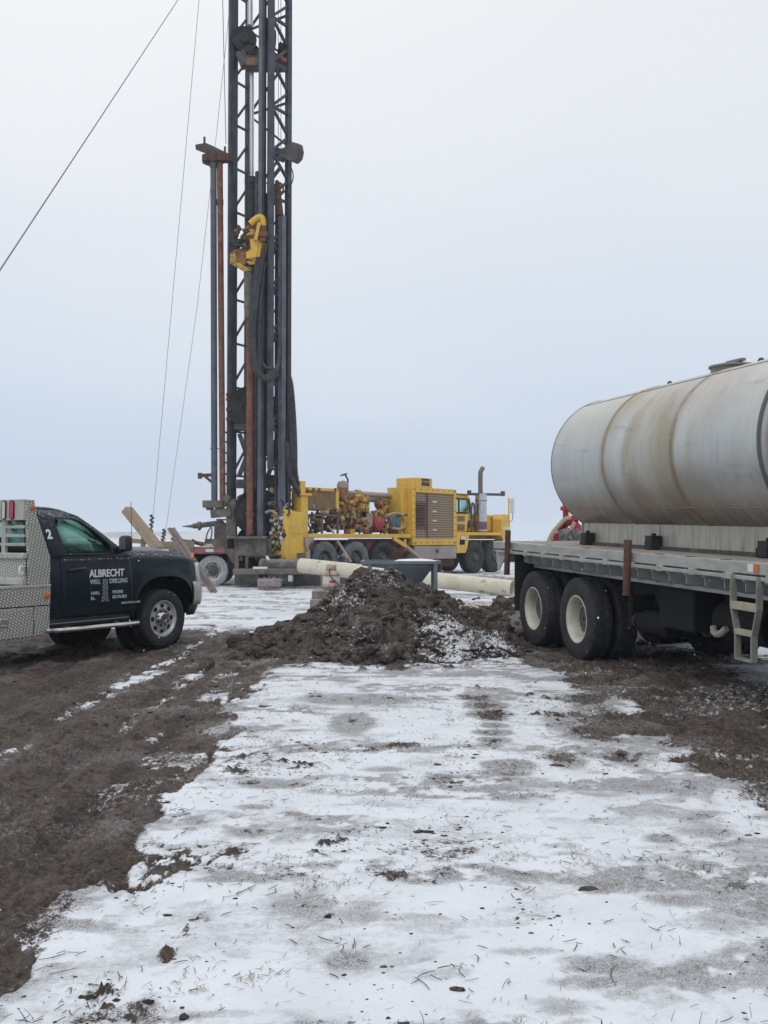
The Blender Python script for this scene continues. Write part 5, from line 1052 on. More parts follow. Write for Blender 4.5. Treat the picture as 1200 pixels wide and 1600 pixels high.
# drill string hanging below the head
b = MB(); b.cyl(Q(390, 498, 29.5), Q(389, 418, 29.5), .16, n=18); b.cyl(Q(390, 476, 29.5), Q(390, 482, 29.5), .175, n=18); b.build('kelly_sub', 'mudsteel', rg, world=True)
b = MB(); b.cyl(Q(390.5, 842, 29.5), Q(390, 496, 29.5), .105, n=18); b.cyl(Q(390.5, 806, 29.5), Q(390.5, 800, 29.5), .13, n=18); b.build('drill_pipe', 'rust', rg, world=True)
# rotary head
HD = 29.3; hd_ = MB()
o1 = [Q(388, 404, HD), Q(412.5, 394, HD), Q(416, 372, HD), Q(406, 372, HD), Q(400, 398, HD)]
def poly(b, pts, D, th): 
    P_ = [Q(x, y, D) for x, y in pts]; n = len(P_); b.add(P_+[p+Vector((th*.64, th*.77, 0)) for p in P_], [tuple(range(n)), tuple(range(2*n-1, n-1, -1))]+[(i, n+i, n+(i+1) % n, (i+1) % n) for i in range(n)])
poly(hd_, [(384, 395), (384.5, 404), (400, 401), (405, 372), (408, 370), (409, 378), (405, 404), (402, 407), (385, 409)], HD, .25)
hh = hd_.build('rotary_head', 'yellow', rg, world=True)
b = MB(); poly(b, [(390, 374), (397, 372), (406, 371), (406.5, 376), (405, 378), (400, 402), (385, 404), (384, 394), (392, 390)], HD-.02, .3); b.build('head_plate', 'yellow', hh, world=True)
b = MB(); poly(b, [(359, 396), (369, 389), (384, 387), (386, 404), (382, 413), (368, 415), (359, 412)], HD+.05, .6); b.build('head_box', 'orange', hh, world=True)
b = MB(); poly(b, [(359, 397), (368, 394), (368, 410), (359.5, 412)], HD, .05); poly(b, [(383, 404), (401, 402), (409, 413), (399, 413), (388, 413)], HD, .6); poly(b, [(360, 412), (380, 424), (390, 422), (372, 410)], HD, .5); b.build('head_base', 'yellow_dirty', hh, world=True)
b = MB(); b.tube([Q(391, 350, HD), Q(400, 342, HD), Q(406, 339, HD), Q(411, 342, HD), Q(411.5, 354, HD)], .105, 12, smooth=2); b.build('gooseneck', 'yellow', hh, world=True)
b = MB(); b.lathe([(.13, 0), (.13, .12), (.18, .14), (.18, .26), (.12, .30), (.12, .48)], Q(411.5, 378, HD), (0, 0, 1), 16); b.bar(Q(405, 350, HD), Q(400, 374, HD), .10, .16); b.build('swivel', 'rust', hh, world=True); b = MB(); b.bar(Q(405.5, 348, HD-.1), Q(399.5, 375, HD-.1), .09, .1); poly(b, [(384, 368), (390, 358), (397, 358), (398, 366)], HD+.1, .3); b.build('head_stay', 'yellow', hh, world=True)
b = MB(); hr = random.Random(9)
for k in range(26):
    c = Q(hr.uniform(367, 397), hr.uniform(357, 396), HD+hr.uniform(.1, .5)); b.mi(hr.choice([0, 0, 1, 2]))
    if hr.random() < .5: b.box(c, [hr.uniform(.08, .26) for _ in range(3)], Matrix.Rotation(hr.random(), 3, 'Y'))
    else: b.cyl(c-Vector((.1, 0, .06)), c+Vector((.1, 0, .06)), hr.uniform(.04, .1), n=10)
for pl in ([(372, 352), (374, 362), (369, 368)], [(390, 360), (382, 364), (377, 374), (374, 378)], [(366, 384), (376, 382), (382, 388), (390, 385)]): b.mi(2).tube([Q(*p, HD-.05) for p in pl], .045, 7, smooth=1)
b.build('head_motor', ['orange', 'rust_dark', 'mast_dark'], hh, world=True)
# hoses in the mast
b = MB()
for dx, r in ((0, .065), (5, .06), (-4, .05)):
    b.tube([Q(406+dx, 402, 29.2), Q(401+dx, 440, 29.2), Q(394+dx*.8, 500, 29.2), Q(393+dx*.8, 545, 29.15), Q(398+dx*.6, 575, 29.1), Q(410+dx*.3, 592-dx*.5, 29.1), Q(424, 590-dx, 29.15), Q(434, 578-dx, 29.3), Q(438-dx*.3, 540, 29.4)], r, 8, smooth=2)
b.tube([Q(412, 384, 29.25), Q(413, 420, 29.25), Q(408, 470, 29.2), Q(404, 540, 29.2), Q(412, 575, 29.2), Q(424, 575, 29.2)], .05, 8, smooth=2)
b.build('drape_hoses', 'hose', rg, world=True)
b = MB()
for k, (a0, a1) in enumerate(((452, 457), (455, 460), (449, 453))):
    b.tube([Q(a0-3, 575+k*12, 29.6), Q(a0+1, 600, 29.6), Q(a1, 650, 29.6), Q(a1+2, 700, 29.5), Q(a1+2, 740, 29.6), Q(a1+6, 768-k*6, 29.9), Q(468, 780, 30.2)], .06, 7, smooth=2)
b.tube([Q(449, 690, 29.5), Q(450, 728, 29.5), Q(456, 752, 29.6), Q(466, 768, 29.8), Q(470, 776, 30.1)], .09, 10, smooth=2)
b.build('side_hoses', 'hose', rg, world=True); b = MB(); b.tube([Q(452, 258, 29.6), Q(458, 268, 29.6), Q(458, 282, 29.6), Q(453, 291, 29.6)], .02, 6, smooth=2)
b.build('hose_loop', 'hose', mast, world=True)
b = MB(); mrn = random.Random(4)
for k in range(46):
    c = Q(mrn.uniform(428, 452), mrn.uniform(786, 806), mrn.uniform(29.3, 30.0)); q = c+Vector((mrn.uniform(-.4, .4), mrn.uniform(-.2, .2), mrn.uniform(-.25, .3)))
    b.mi(mrn.choice([0, 0, 1, 2])).tube([c, (c+q)/2+Vector((0, 0, .1)), q], mrn.uniform(.015, .05), 6, smooth=1)
for k in range(60):
    c = Q(mrn.uniform(372, 425), mrn.uniform(790, 888), mrn.uniform(29.9, 30.6)); b.mi(mrn.choice([0, 3, 3, 3]))
    if mrn.random() < .5: b.box(c, [mrn.uniform(.1, .4) for _ in range(3)], Matrix.Rotation(mrn.uniform(-.2, .2), 3, 'Y'))
    else: b.cyl(c-Vector((.15, 0, 0)), c+Vector((.15, .1, .1)), mrn.uniform(.04, .14), n=10)
b.build('wellhead_clutter', ['hose', 'engine_grey', 'stepgrey', 'frame_dark'], rg, world=True)
b = MB(); c = Q(433, 300, 29.5)
b.box(c, (.22, .2, .45)); b.tube([Q(430, 296, 29.5), Q(432, 287, 29.5), Q(438, 285, 29.5), Q(443, 292, 29.5), Q(442, 302, 29.5), Q(437, 306, 29.5)], .03, 6, smooth=1); b.cyl(Q(437, 336, 29.5), Q(435, 305, 29.5), .12, .09, n=12); b.tube([Q(418, 288, 29.4), Q(438, 262, 29.4)], .06, 6); b.tube([Q(418, 290, 29.4), Q(434, 298, 29.4)], .06, 6); b.build('winch_hook', 'rust_dark', mast, world=True)
# small brackets and bolts along the right chord
b = MB()
for py in (304, 318, 377, 411, 448, 519, 589, 610, 665): c = Q(452.5, py, 29.8); b.box(c, (.10, .08, .07))
for py in (617, 624, 640, 655): c = Q(357.5, py, 30.0); b.box(c, (.16, .10, .09))
for py in (675, 690, 707, 722, 740, 755, 775): b.bar(Q(352, py, 30.1), Q(359, py+4, 30.1), .05)
b.build('cable_clips', 'rust_dark', mast, world=True)
# side box on the right of the mast
b = MB(); poly(b, [(447, 229), (455, 221), (466, 224), (468.5, 236), (466, 247), (459, 254), (449, 250), (440, 244), (440, 231)], 29.5, .2); poly(b, [(426, 228), (440, 232), (447, 240), (436, 252), (426, 244)], 29.5, .2); b.build('sheave_box', 'frame_dark', mast, world=True, bevel=.02)
# pipe carousel on the left: arm, two standing pipes, lower cups
b = MB(); poly(b, [(305, 226), (321, 223), (358, 241), (358, 250), (318, 238), (306, 234)], 29.8, .25); b.bar(Q(319.5, 224, 29.9), Q(319.5, 214, 29.9), .06); b.bar(Q(351.5, 240, 29.9), Q(351.5, 229, 29.9), .06)
arm = b.build('carousel_arm', 'frame_dark', rg, world=True); b = MB()
for px in (324, 334, 344, 354): b.cyl(Q(px, 254-abs(px-337)*.1, 29.9), Q(px, 243, 29.9), .17, n=12)
b.tube([Q(318, 252, 29.9), Q(330, 257, 29.9)], .08, 6); b.build('pipe_cups', 'rust_dark', arm, world=True)
b = MB(); b.cyl(Q(335, 790, 29.9), Q(333.5, 245, 29.9), .10, n=16); b.cyl(Q(333.5, 262, 29.9), Q(333.5, 245, 29.9), .115, n=16); b.bar(Q(328, 701, 29.9), Q(342, 701, 29.9), .03); b.build('stacked_pipe', 'bluepipe', rg, world=True)
b = MB(); b.cyl(Q(348, 785, 29.9), Q(343.5, 255, 29.9), .095, n=16); b.cyl(Q(343.8, 320, 29.9), Q(343.8, 312, 29.9), .11, n=16); b.build('stacked_pipe', 'rust', rg, world=True)
b = MB(); b.bb(Q(321, 0, 29.8).x, Q(352, 0, 29.8).x, 29.7, 30.1, Q(0, 793, 29.8).z, Q(0, 782, 29.8).z); b.bar(Q(330, 803, 29.9), Q(362, 800, 29.9), .26); b.bar(Q(340, 798, 29.9), Q(358, 775, 29.9), .2); b.bar(Q(338, 812, 29.9), Q(358, 812, 29.9), .05); b.bar(Q(362, 842, 30), Q(362, 780, 30), .3); b.cyl(Q(328, 797, 29.9), Q(328, 791, 29.9), .12); b.build('lower_cradle', 'mudsteel', rg, world=True)
b = MB(); b.bar(Q(312.5, 748, 29.9), Q(312.5, 739, 29.9), .12); b.bar(Q(312, 743, 29.9), Q(333, 742, 29.9), .1); b.bar(Q(320, 744, 29.9), Q(333, 755, 29.9), .08); b.build('side_hook', 'rust_dark', rg, world=True)
# foot structure
b = MB(); plate(b, 355, 416, 838, 842, 29.1, 1.4); plate(b, 372, 416, 842, 868, 29.3, .12); plate(b, 366, 373, 842, 895, 29.4, .3); plate(b, 410, 424, 842, 892, 29.5, .3); plate(b, 383, 388, 868, 888, 29.3, .2); plate(b, 384, 412, 867, 871, 29.3, .2); plate(b, 404, 412, 870, 888, 29.5, .2)
plate(b, 405, 472, 866, 876, 30.1, .3); plate(b, 440, 474, 864, 878, 29.6, .2); ft = b.build('foot_frame', 'mudsteel', rg, world=True, bevel=.01)
b = MB(); plate(b, 355, 372, 843, 858, 29.6, .9); plate(b, 388, 404, 871, 890, 29.7, .5); plate(b, 425, 470, 868, 884, 30.2, .3); b.build('foot_cavity_shade', 'void', ft, world=True)  # solid black blocks stand in for the shade inside the foot openings
b = MB(); b.tube([Q(383, 835, 29.3), Q(388, 838, 29.3), Q(396, 830, 29.4)], .03, 6, smooth=1); b.tube([Q(388, 871, 29.2), Q(392, 868, 29.2), Q(398, 868, 29.2), Q(402, 876, 29.2)], .035, 6, smooth=1); b.build('loose_hose', 'hose', rg, world=True)
b = MB(); b.cyl(Q(416, 884, 29.0), Q(474, 884, 28.6), .21, n=20); b.cyl(Q(412, 884, 29.1), Q(420, 884, 29.0), .25, n=20); b.build('discharge_pipe', 'mudsteel', rg, world=True)
b = MB(); b.tube([Q(417, 870, 28.9), Q(420, 876, 28.8)], .05, 6); b.build('drip_nozzle', 'reflector_white', rg, world=True)

# operator at the console
def figure(name, joints, edges, radii, m, parent=None):
    me = bpy.data.meshes.new(name); me.from_pydata(joints, edges, []); o = bpy.data.objects.new(name, me); COL.objects.link(o)
    md = o.modifiers.new('skin', 'SKIN'); sv = me.skin_vertices[0].data if me.skin_vertices else None
    if sv is None:
        bpy.context.view_layer.objects.active = o; bm_ = None
    for i, r in enumerate(radii): sv[i].radius = (r, r)
    sv[0].use_root = True
    sb = o.modifiers.new('sub', 'SUBSURF'); sb.levels = 2; sb.render_levels = 2
    dg = bpy.context.evaluated_depsgraph_get(); m2 = bpy.data.meshes.new_from_object(o.evaluated_get(dg)); o.modifiers.clear(); o.data = m2; m2.materials.clear(); m2.materials.append(MT[m]); m2.polygons.foreach_set('use_smooth', [True]*len(m2.polygons))
    if parent: o.parent = parent
    return o
pp = Q(423.5, 812, 29.95); PX_, PY_ = pp.x, pp.y; hz = Q(424, 768, 29.95).z; fz = hz-1.64
J = [(0, 0, .92), (0, 0, 1.12), (.02, 0, 1.34), (.02, 0, 1.46), (.03, 0, 1.56), (-.20, 0, 1.40), (-.30, -.05, 1.14), (-.12, -.28, 1.06), (.24, 0, 1.40), (.33, -.06, 1.14), (.30, -.30, 1.06), (-.10, 0, .86), (-.12, -.02, .48), (-.13, 0, .08), (-.13, -.15, .04), (.10, 0, .86), (.12, -.02, .48), (.13, 0, .08), (.13, -.15, .04)]
E_ = [(0, 1), (1, 2), (2, 3), (3, 4), (2, 5), (5, 6), (6, 7), (2, 8), (8, 9), (9, 10), (0, 11), (11, 12), (12, 13), (13, 14), (0, 15), (15, 16), (16, 17), (17, 18)]
Rr_ = [.16, .17, .18, .09, .06, .10, .075, .055, .10, .075, .055, .11, .085, .07, .05, .11, .085, .07, .05]
pr = thing('person', 'worker in dark blue hooded workwear standing behind the yellow rig control panel', 'person', (PX_, PY_, fz), (0, 0, R(-15)))
figure('body', J, E_, Rr_, 'coat_blue', pr)
b = MB(); b.blob((.02, -.02, 1.64), .115, 1, 3, .0, (.85, 1, 1.15)); b.blob((.02, -.145, 1.63), .02, 2, 2, 0, (.8, 1.2, 1.4)); b.build('head', 'skin', pr)
b = MB(); b.blob((.02, .075, 1.66), .14, 3, 3, .03, (.95, 1, 1.12)); b.tube([(.02+.12*math.sin(a), -.03+.02*math.cos(a), 1.64+.135*math.cos(a)) for a in [k*.4 for k in range(17)]], .022, 7); b.build('hood', 'coat_blue', pr)
for x0_, y0_ in ((-.10, -.30), (.29, -.33)):
    b = MB(); b.box((x0_, y0_-.03, 1.05), (.08, .09, .04))
    for k in range(4): b.tube([(x0_-.03+.02*k, y0_-.07, 1.05), (x0_-.03+.02*k, y0_-.12, 1.045), (x0_-.03+.02*k, y0_-.14, 1.02)], .010, 6, smooth=1)
    b.tube([(x0_+.04, y0_-.03, 1.05), (x0_+.06, y0_-.07, 1.04)], .011, 6); b.build('glove', 'glove', pr, bevel=.01)

# guy wires
def wire(pts, r, label):
    b = MB(); b.tube(pts, r*.5, 6); return tag(b.build('guy_wire', 'cable'), label, 'wire', 'guy wires of the mast')
top = Vector((-4.7, 30.2, 21.5))
def lerp(a, c, t): return a+(c-a)*t
w1b = Q(0, 422, 14); w1a = Q(278, 0, 28.5)
w = wire([w1b+(w1b-w1a)*.55, w1b, w1a, w1a+(w1a-w1b)*.12], .022, 'long thick guy wire slanting down across the upper left sky')
w2 = [Q(236, 842, 40), Q(311, 0, 31), Q(323, -136, 30)]; wire(w2, .016, 'thin guy wire running down to the chain nearest the leaning timber'); 
w3 = [Q(257, 844, 42), Q(308, 480, 36), Q(336, 230, 32.5), Q(357, 30, 30.4), Q(360, -20, 30)]; wire(w3, .015, 'thin guy wire running down to the chain over the trailer timber pile')
w4 = Q(353, 225, 30.6), Q(347, -40, 30.6)
b = MB(); b.tube(list(w4), .012, 5); 
for px in (435, 439): b.tube([Q(px, 232, 30.3), Q(px, -60, 30.3)], .010, 5)
b.build('hoist_lines', 'cable', mast, world=True)
def chain(px0, py0, px1, py1, D, lab, lk=9):
    b = MB(); b.tube([Q(px0, py0, D), Q(px1, py1, D)], .02, 6)
    for k in range(lk):
        t = k/(lk-1); c = lerp(Q(px0, py0, D), Q(px1, py1, D), t); sg = 1 if k % 2 else -1; b.blob(c+Vector((sg*.04, 0, 0)), .065, k, 1, .2)
    tag(b.build('anchor_chain', 'frame_dark'), lab, 'chain', 'chains at the lower ends of the guy wires')
chain(237.5, 806, 235, 840, 39.9, 'dark heavy anchor chain just right of the leaning timber', 11); chain(257, 828, 254, 846, 41.9, 'light short anchor chain above the timber pile on the trailer', 8)

# ================================================================ ROD TRAILER
tr = thing('utility_trailer', 'low steel trailer with red and white reflective tape behind the pickup hood', 'trailer', (Q(332, 890, 29.6).x, 29.6, 0), (0, 0, R(3)))
WT = world_of(tr); b = MB(); b.bb(-6.2, .75, -.0, .10, 1.0, 1.20); b.bb(-6.2, .75, 2.1, 2.2, 1.0, 1.20); b.bb(-6.2, .75, .1, 2.1, 1.12, 1.18); b.prism([(.35, 1.16), (.80, 1.16), (.80, .72), (.60, .72), (.45, .98)], -.04, .04); tf = b.build('frame', 'mudsteel', tr, bevel=.01)
for x0_ in (-5.8, -4.4, -3.0, -1.7, -.33, .27-.0):
    b = MB(); b.bb(x0_-.20, x0_+.10, -.008, -.001, 1.06, 1.15); b.build('tape', 'reflector_red', tf); b = MB(); b.bb(x0_+.12, x0_+.36, -.008, -.001, 1.06, 1.15); b.build('tape', 'reflector_white', tf)
for x in (.0, -1.15, -4.6):
    for y, s in ((.22, -1), (2.0, 1)): wheel(tr, x, y, .475, .48, .28, .30, s, 'rubber_white', 'white_rim', 'dish', n=60)
b = MB(); b.bb(-6, .3, .7, .8, .7, 1.1); b.bb(-6, .3, 1.4, 1.5, .7, 1.1); b.cyl((0, .3, .48), (0, 1.9, .48), .07); b.cyl((-1.15, .3, .48), (-1.15, 1.9, .48), .07); b.bb(.45, .5, .1, 2.1, .3, .95); b.build('undercarriage', 'under', tr)
b = MB(); b.cyl((.86, -.1, .86), (.86, 0, .86), .08, n=14); b.build('tail_lamp', 'amber', tf)
# posts, boom and load on the trailer
b = MB(); b.bb(-.02, .42, .5, 1.0, 1.45, 1.95); b.bb(-.3, .6, .4, 1.3, 1.18, 1.46); pt = b.build('equipment_post', 'mudsteel', tr, bevel=.01)
b = MB(); wtI = WT.inverted()
ob = MB(); ob.cyl(Q(302, 822, 30.2), Q(345, 817, 30.2), .085, n=12); ob.cyl(Q(285, 822.5, 30.2), Q(302, 822, 30.2), .015, .06, n=10); ob.cyl(Q(309, 821.5, 30.2), Q(314, 821, 30.2), .13, n=12); ob.bar(Q(311.5, 822, 30.2), Q(311.5, 829, 30.2), .05); ob.bar(Q(342, 814, 30.2), Q(349, 822, 30.2), .2)
tag(ob.build('boom_arm', 'mudsteel'), 'horizontal steel boom arm with a pointed tip above the trailer tail', 'boom arm')
ob = MB(); ob.tube([Q(330, 823, 30.1), Q(324, 832, 30.1), Q(322, 842, 30.1), Q(326, 848, 30.1), Q(331, 838, 30.1), Q(331, 824, 30.1)], .022, 6, smooth=2); tag(ob.build('hanging_cable', 'hose'), 'thin black cable looping down from the boom arm', 'cable')
def beam(name, a, c, wd, ht, m, lab, cat, grp=None):
    b = MB(); b.bar(a, c, wd, ht); return tag(b.build(name, m, bevel=.01), lab, cat, grp)
beam('timber', Q(198, 796, 27.5), Q(248, 858, 27.0), .30, .22, 'wood', 'thick pale timber leaning up behind the pickup hood', 'timber')
beam('stake', Q(224, 856, 27.4), Q(223.5, 819, 27.4), .11, .11, 'wood_grey', 'short upright grey wooden stake in front of the leaning timber', 'stake')
beam('timber', Q(255, 850, 30.0), Q(304, 850, 30.2), .18, .16, 'wood', 'short pale timber lying on the trailer behind the leaning channel', 'timber')
beam('timber', Q(200, 844, 30.0), Q(262, 850, 30.2), .20, .14, 'wood', 'long low timber lying on the trailer left of the anchor chains', 'timber')
beam('plank', Q(268, 842, 30.6), Q(330, 851, 30.4), .14, .10, 'wood_grey', 'dark weathered plank slanting across the trailer load', 'plank')
beam('plank', Q(196, 858, 30.1), Q(300, 858, 30.1), .16, .12, 'wood_grey', 'snowy grey plank lying along the trailer edge', 'plank')
beam('pole', Q(300, 843, 30.3), Q(322, 855, 30.0), .05, .05, 'rust_dark', 'thin rusty pole slanting in the trailer load', 'pole')
b = MB(); b.tube([Q(272, 845, 30.7), Q(300, 847, 30.5), Q(318, 852, 30.3)], .05, 6); b.build
tag(b.build('rod', 'rust_dark'), 'dark rod lying over the short pale timber on the trailer', 'rod')
b = MB(); b.blob(Q(326, 857, 30.0), .16, 5, 2, .15, (1.4, 1, .8)); b.blob(Q(321, 858.5, 30.0), .10, 6, 2, .15, (1.4, 1, .8)); tag(b.build('cable_coil', mat('pink_rag', (.5, .38, .36), .9, snow=.8)), 'small pinkish snow-dusted bundle on the trailer tail', 'bundle')
# leaning channel in front of the trailer wheel
a = Q(267, 825, 25.5); c = Q(335, 927, 26.0); c.z = gz(c.x, c.y)+.01
b = MB(); d = (c-a).normalized(); b.bar(a, c, .14, .03); b.bar(a+Vector((.06, -.03, .0)), c+Vector((.06, -.03, 0)), .02, .09); b.bar(a-Vector((.06, .03, .0)), c-Vector((.06, .03, 0)), .02, .09)
tag(b.build('steel_channel', mat('pinkish_steel', (.30, .24, .23), .6, .2, col2=(.20, .16, .15), nscale=4, snow=.3)), 'long grey steel channel leaning between the pickup hood and the snow', 'steel channel')
b = MB(); b.box(lerp(a, c, .44)+Vector((.06, -.05, .04)), (.09, .03, .13)); tag(b.build('flag', mat('orange_flag', (.75, .17, .08), .6)), 'small orange flag tied on the leaning steel channel', 'flag')

# ================================================================ PIPE, HOPPER, PROPANE, BLOCKS
P1 = Q(470, 883.5, 27.6); P2 = Q(801, 919.5, 24.5); b = MB(); ax = (P2-P1).normalized(); Lp = (P2-P1).length
b.lathe([(.205, 0), (.214, .01), (.214, Lp), (.195, Lp), (.192, Lp-.8)], P1, ax, 40); b.lathe([(.02, .02), (.20, .02)], P1, ax, 40)
tag(b.build('casing_pipe', 'whitepipe'), 'long cream plastic well casing pipe lying behind the dirt mound', 'pipe')
b = MB(); e = P2+ax*(-.9); e0 = e.copy(); e0.z = gz(e.x, e.y)
b.bb(P1.x+.6, P1.x+.9, P1.y-.5, P1.y+.4, 0, P1.z-.24); tag(b.build('support_block', 'wood_grey', bevel=.01), 'grey timber block under the raised end of the cream pipe', 'block')
Dh = 19.5; b = MB()
def hp(px, py, D): return Q(px, py, D)
fr_ = [(566, 880.5), (684, 880.5), (673, 890), (655, 914), (640, 914), (620, 890), (566, 883)]
n = len(fr_); f1 = [hp(x, y, Dh) for x, y in fr_]; f2 = [p+Vector((.05, 1.1, 0)) for p in f1]
b.add(f1, [tuple(range(n))]); b.add(f2, [tuple(range(n-1, -1, -1))]); 
for i in range(1, n): j = (i+1) % n; b.add([f1[i], f1[j], f2[j], f2[i]], [(0, 1, 2, 3)])
hob = thing('hopper', 'blue-grey steel mud hopper on legs behind the dirt mound', 'hopper', (f1[3].x, Dh, 0))
b.build('trough', 'hopper', hob, world=True, solid=.02)
b = MB(); zr = f1[0].z; xl, xr_ = f1[0].x, f1[1].x+.04
for y in (Dh-.02, Dh+1.12): b.bar((xl, y, zr+.02), (xr_, y, zr+.02), .07, .06)
b.bar((xl, Dh, zr+.02), (xl, Dh+1.1, zr+.02), .07, .06); b.bar((xr_, Dh, zr+.02), (xr_, Dh+1.1, zr+.02), .07, .06); b.build('rim', 'hopper', hob, world=True)
for x, y in ((Q(680.5, 880, Dh).x, Dh-.04), (Q(680.5, 880, Dh).x, Dh+1.1), (xl+.15, Dh+1.1), (xl+.15, Dh)):
    b = MB(); b.bar((x, y, 0), (x, y, zr+.02), .075, .075); b.build('leg', 'hopper', hob, world=True)
b = MB(); b.blob(Vector((xl+1.05, Dh+.5, zr+.02)), .22, 4, 2, .15, (2.2, 1.5, .35)); b.build('snow_load', mat('snow_heap', (.8, .82, .86), .8, bump=.2), hob, world=True)
# propane cylinder on blocks
pc = Q(517.5, 900, 20.5); bz = Q(517, 922, 20.5).z
pg = thing('propane_tank', 'rusty white propane cylinder with a red label and black hose', 'gas cylinder', (pc.x, 20.5, bz))
b = MB(); b.lathe([(.01, .44), (.06, .435), (.13, .40), (.172, .34), (.182, .27), (.182, .12), (.172, .055), (.13, .03), (.01, .03)], (0, 0, 0), (0, 0, 1), 32); b.build('body', 'propane_white', pg)
b = MB(); b.lathe([(.1835, .33-.03), (.178, .34), (.135, .402), (.07, .437)], (0, 0, .002), (0, 0, 1), 32); b.lathe([(.184, .055), (.1845, .14)], (0, 0, 0), (0, 0, 1), 32); b.lathe([(.15, 0), (.15, .05)], (0, 0, 0), (0, 0, 1), 24); b.build('rust_band', 'propane_rust', pg, solid=.004)
b = MB()
for a0, a1 in ((-160, -20), (20, 160)): 
    pts = [R(a0+(a1-a0)*k/10) for k in range(11)]; b.grid([[(.11*math.cos(t), .11*math.sin(t), z) for t in pts] for z in (.41, .54)])
b.build('collar', 'propane_rust', pg, solid=.008)
b = MB(); b.cyl((0, 0, .43), (0, 0, .50), .025); b.cyl((0, 0, .50), (0, 0, .52), .04); b.cyl((0, -.06, .47), (0, 0, .47), .02); b.build('valve', 'stepgrey', pg)
b = MB(); lb = MB(); ang = [R(-100+4*k) for k in range(12)]; lb.grid([[(.186*math.cos(t), .186*math.sin(t), z) for t in ang] for z in (.165, .215)]); lb.build('label', 'label_red', pg, solid=.002)
b = MB(); b.tube([(0, -.07, .47), (-.03, -.13, .44), (-.03, -.20, .34), (.05, -.22, .24), (.16, -.24, .14), (.28, -.30, .06), (.38, -.5, -.06)], .013, 7, smooth=2); b.build('hose', 'hose', pg)
for i, (x0_, x1_, y0_, y1_, z0_, z1_, lab, mm) in enumerate(((489.5, 528, 20.2, 20.85, .215, bz-.005, 'brown timber block directly under the propane cylinder', 'wood_grey'), (487, 512, 20.15, 20.8, 0.0, .21, 'snow-covered lower block at the bottom of the propane cylinder stack', 'crate'))):
    b = MB(); b.bb(Q(x0_, 0, 20.3).x, Q(x1_, 0, 20.3).x, y0_, y1_, z0_-.01, z1_); tag(b.build('timber_block', mm, bevel=.01), lab, 'block')
# crate near the rig foot and sub-base beams
ca = Q(402, 922, 27.4); cb_ = Q(438, 905.5, 27.4); b = MB(); x0_, x1_ = ca.x, cb_.x; z0_ = gz(-3.2, 27.4)
ct = thing('crate', 'low reddish-grey crate on the snow in front of the rig foot', 'crate', (x0_, 27.4, z0_))
b.bb(0, x1_-x0_, 0, .5, .10, .30); b.build('box', 'crate', ct, bevel=.01)
b = MB()
for k in range(5):
    xx = .06+(x1_-x0_-.12)*k/4; b = MB(); b.cyl((xx, .1, 0), (xx, .1, .10), .045, n=10); b.build('foot', 'crate', ct); b = MB(); b.cyl((xx, .1, .30), (xx, .1, .34+.02*(k % 2)), .05, n=10); b.build('knob', 'crate', ct)
beam('mat_beam', Q(366, 893, 28.6), Q(500, 893, 28.2), .3, .16, 'mudsteel', 'long muddy steel beam running along the base of the rig foot', 'beam')
beam('mat_beam', Q(400, 889.5, 29.2), Q(470, 889.5, 29.0), .3, .12, 'mudsteel', 'upper short muddy beam lying on the base of the rig foot', 'beam')
b = MB(); plate(b, 366, 405, 897, 914, 29.0, .5); tag(b.build('support_block', 'frame_dark', bevel=.01), 'dark wide block under the muddy beam beside the trailer', 'block')
b = MB(); plate(b, 418, 449, 897, 909, 28.4, .5); tag(b.build('support_block', 'mudsteel', bevel=.01), 'muddy block under the beam right of the low crate', 'block')
b = MB(); plate(b, 450, 457, 899, 908.5, 28.2, .3); tag(b.build('support_block', 'reflector_white', bevel=.01), 'small pale concrete block right of the muddy block', 'block')
b = MB(); plate(b, 458, 540, 898, 914, 28.8, .4); tag(b.build('support_block', 'frame_dark', bevel=.01), 'long dark block under the left end of the cream pipe', 'block')
b = MB(); b.bar(Q(396, 887.5, 28.5), Q(418, 887.5, 28.5), .25, .07); tag(b.build('snowy_plate', mat('snow_plate', (.72, .75, .8), .8, bump=.2)), 'snow-covered plate lying on the rig foot beam', 'plate')

# ================================================================ RED MACHINE behind the tank
rm = thing('red_machine', 'red farm implement with tan hoses standing beyond the flatbed deck', 'implement', (Q(885, 842, 24).x, 24, 0))
b = MB()
for pl, w_ in (([(866, 843), (878, 828), (892, 812)], .13), ([(872, 830), (884, 818), (884, 792)], .13), ([(880, 788), (886, 793)], .15), ([(892, 812), (905, 826), (914, 842)], .16), ([(866, 840), (900, 838), (915, 842)], .22), ([(886, 812), (902, 812)], .2), ([(868, 842), (880, 832), (895, 830)], .2), ([(896, 812), (900, 835)], .2)):
    for p, q in zip(pl, pl[1:]): b.bar(Q(*p, 24), Q(*q, 24), w_)
b.cyl(Q(882.5, 791, 23.9), Q(882.5, 798, 23.9), .11, n=14)
pa = [Q(864, 843, 24), Q(871, 831, 24), (Q(881, 824, 24)), Q(887, 829, 24), Q(884, 843, 24)]; pb = [Q(888, 843, 24.1), Q(891, 822, 24.1), Q(900, 818, 24.1), Q(908, 826, 24.1), Q(918, 842, 24.1)]
for pq in (pa, pb): n_ = len(pq); b.add(list(pq)+[p+Vector((.03, .12, 0)) for p in pq], [tuple(range(n_)), tuple(range(2*n_-1, n_-1, -1))]+[(i, n_+i, n_+(i+1) % n_, (i+1) % n_) for i in range(n_)])
for x in (864, 912): b.bar(Q(x, 842, 24), Vector((Q(x, 842, 24).x, 24, 0)), .14)
b.bar(Vector((Q(860, 0, 24).x, 24, .6)), Vector((Q(930, 0, 24).x, 24, .6)), .2); b.build('frame', 'redpaint', rm, world=True, bevel=.02)
